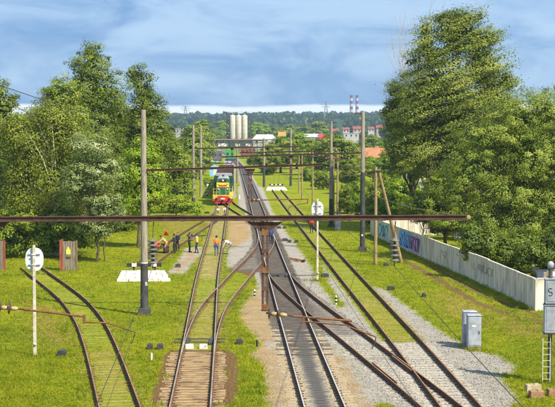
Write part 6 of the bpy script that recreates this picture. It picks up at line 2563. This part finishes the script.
person('worker in white shirt bending down by the right rail', 227.0, 254, 75, 'white', 'grey', lean=1.15, arms=(((-.1, .5, -1), (0, .3, -1)), ((.1, .5, -1), (0, .3, -1))))
person('worker in blue overalls walking on the main track', 270.8, 244, 10, 'blue', 'navy', stride=0.42, hat=orange_hat)
person('person in red jacket on the right track behind the nearest beam', 311.6, 233, 0, 'red', 'black', stride=0.2)

# ------------------------------------------------------------------ motor trolley by the workers
g = G(159, 253)
r = thing('track_trolley', 'small red four wheeled track trolley with workers beside it', 'trolley', (g.x, g.y + 0.35, 0), 0.12)
oran = M('orange_red_engine_paint', (0.62, 0.12, 0.04), (0.42, 0.08, 0.03), 4, 0.6)
MB().box((0, 0, 0.50), (1.7, 1.3, 0.10)).build('deck', brown, r, 0.01)
MB().box((-0.30, 0, 0.80), (0.70, 0.75, 0.50), 0, taper=0.85).build('engine_cover', oran, r, 0.04)
MB().box((0.42, 0.1, 0.68), (0.5, 0.8, 0.26)).build('tool_box', rusty, r, 0.02)
MB().lathe([(0.12, 0), (0.12, 0.45)], 12, c=(-0.75, 0.2, 0.55)).build('fuel_can', grey_d, r)
for sx in (-1, 1):
    for sy in (-1, 1):
        MB().lathe([(0.10, -0.04), (0.24, -0.05), (0.26, 0.0), (0.24, 0.05), (0.10, 0.04)], 18, c=(sx * 0.62, sy * 0.68, 0.26), axis='Y').build('wheel', loco_k, r)
MB().tube([(0.78, -0.4, 0.52), (0.92, -0.4, 1.05), (0.92, 0.4, 1.05), (0.78, 0.4, 0.52)], 0.022, 6).build('push_handle', oran, r)
g = G(168.6, 250)
r = thing('signal_flag', 'red flag on a short staff stuck beside the trolley', 'flag', (g.x, g.y, 0))
MB().tube([(0, 0, -.1), (0, 0, 1.75)], 0.018, 6).build('staff', wood, r)
vv, ff = [], []
for j in range(4):
    for i in range(7):
        vv.append((-0.42 + 0.42 * i / 6, 0.05 * math.sin(i * 1.1), 1.35 + 0.38 * j / 3 + 0.02 * math.sin(i)))
for j in range(3):
    for i in range(6):
        ff.append((j * 7 + i, j * 7 + i + 1, (j + 1) * 7 + i + 1, (j + 1) * 7 + i))
fb = MB().add(vv, ff, 0, True).build('cloth', red_p, r)
fb.modifiers.new('thick', 'SOLIDIFY').thickness = 0.006
# long black tool bars on a stand behind the standing workers
g = G(197, 241)
r = thing('rail_tongs_stand', 'dark iron tool bar resting on trestle behind the workers', 'tool', (g.x, g.y, 0))
for s_ in (-1, 1):
    MB().bar((s_ * 0.5, -0.15, -0.05), (s_ * 0.5, 0, 0.5), 0.05).build('trestle_leg', brown, r)
    MB().bar((s_ * 0.5, 0.15, -0.05), (s_ * 0.5, 0, 0.5), 0.05).build('trestle_leg', brown, r)
MB().bar((-0.9, 0, 0.53), (0.9, 0, 0.53), 0.09).build('bar', grey_d, r)
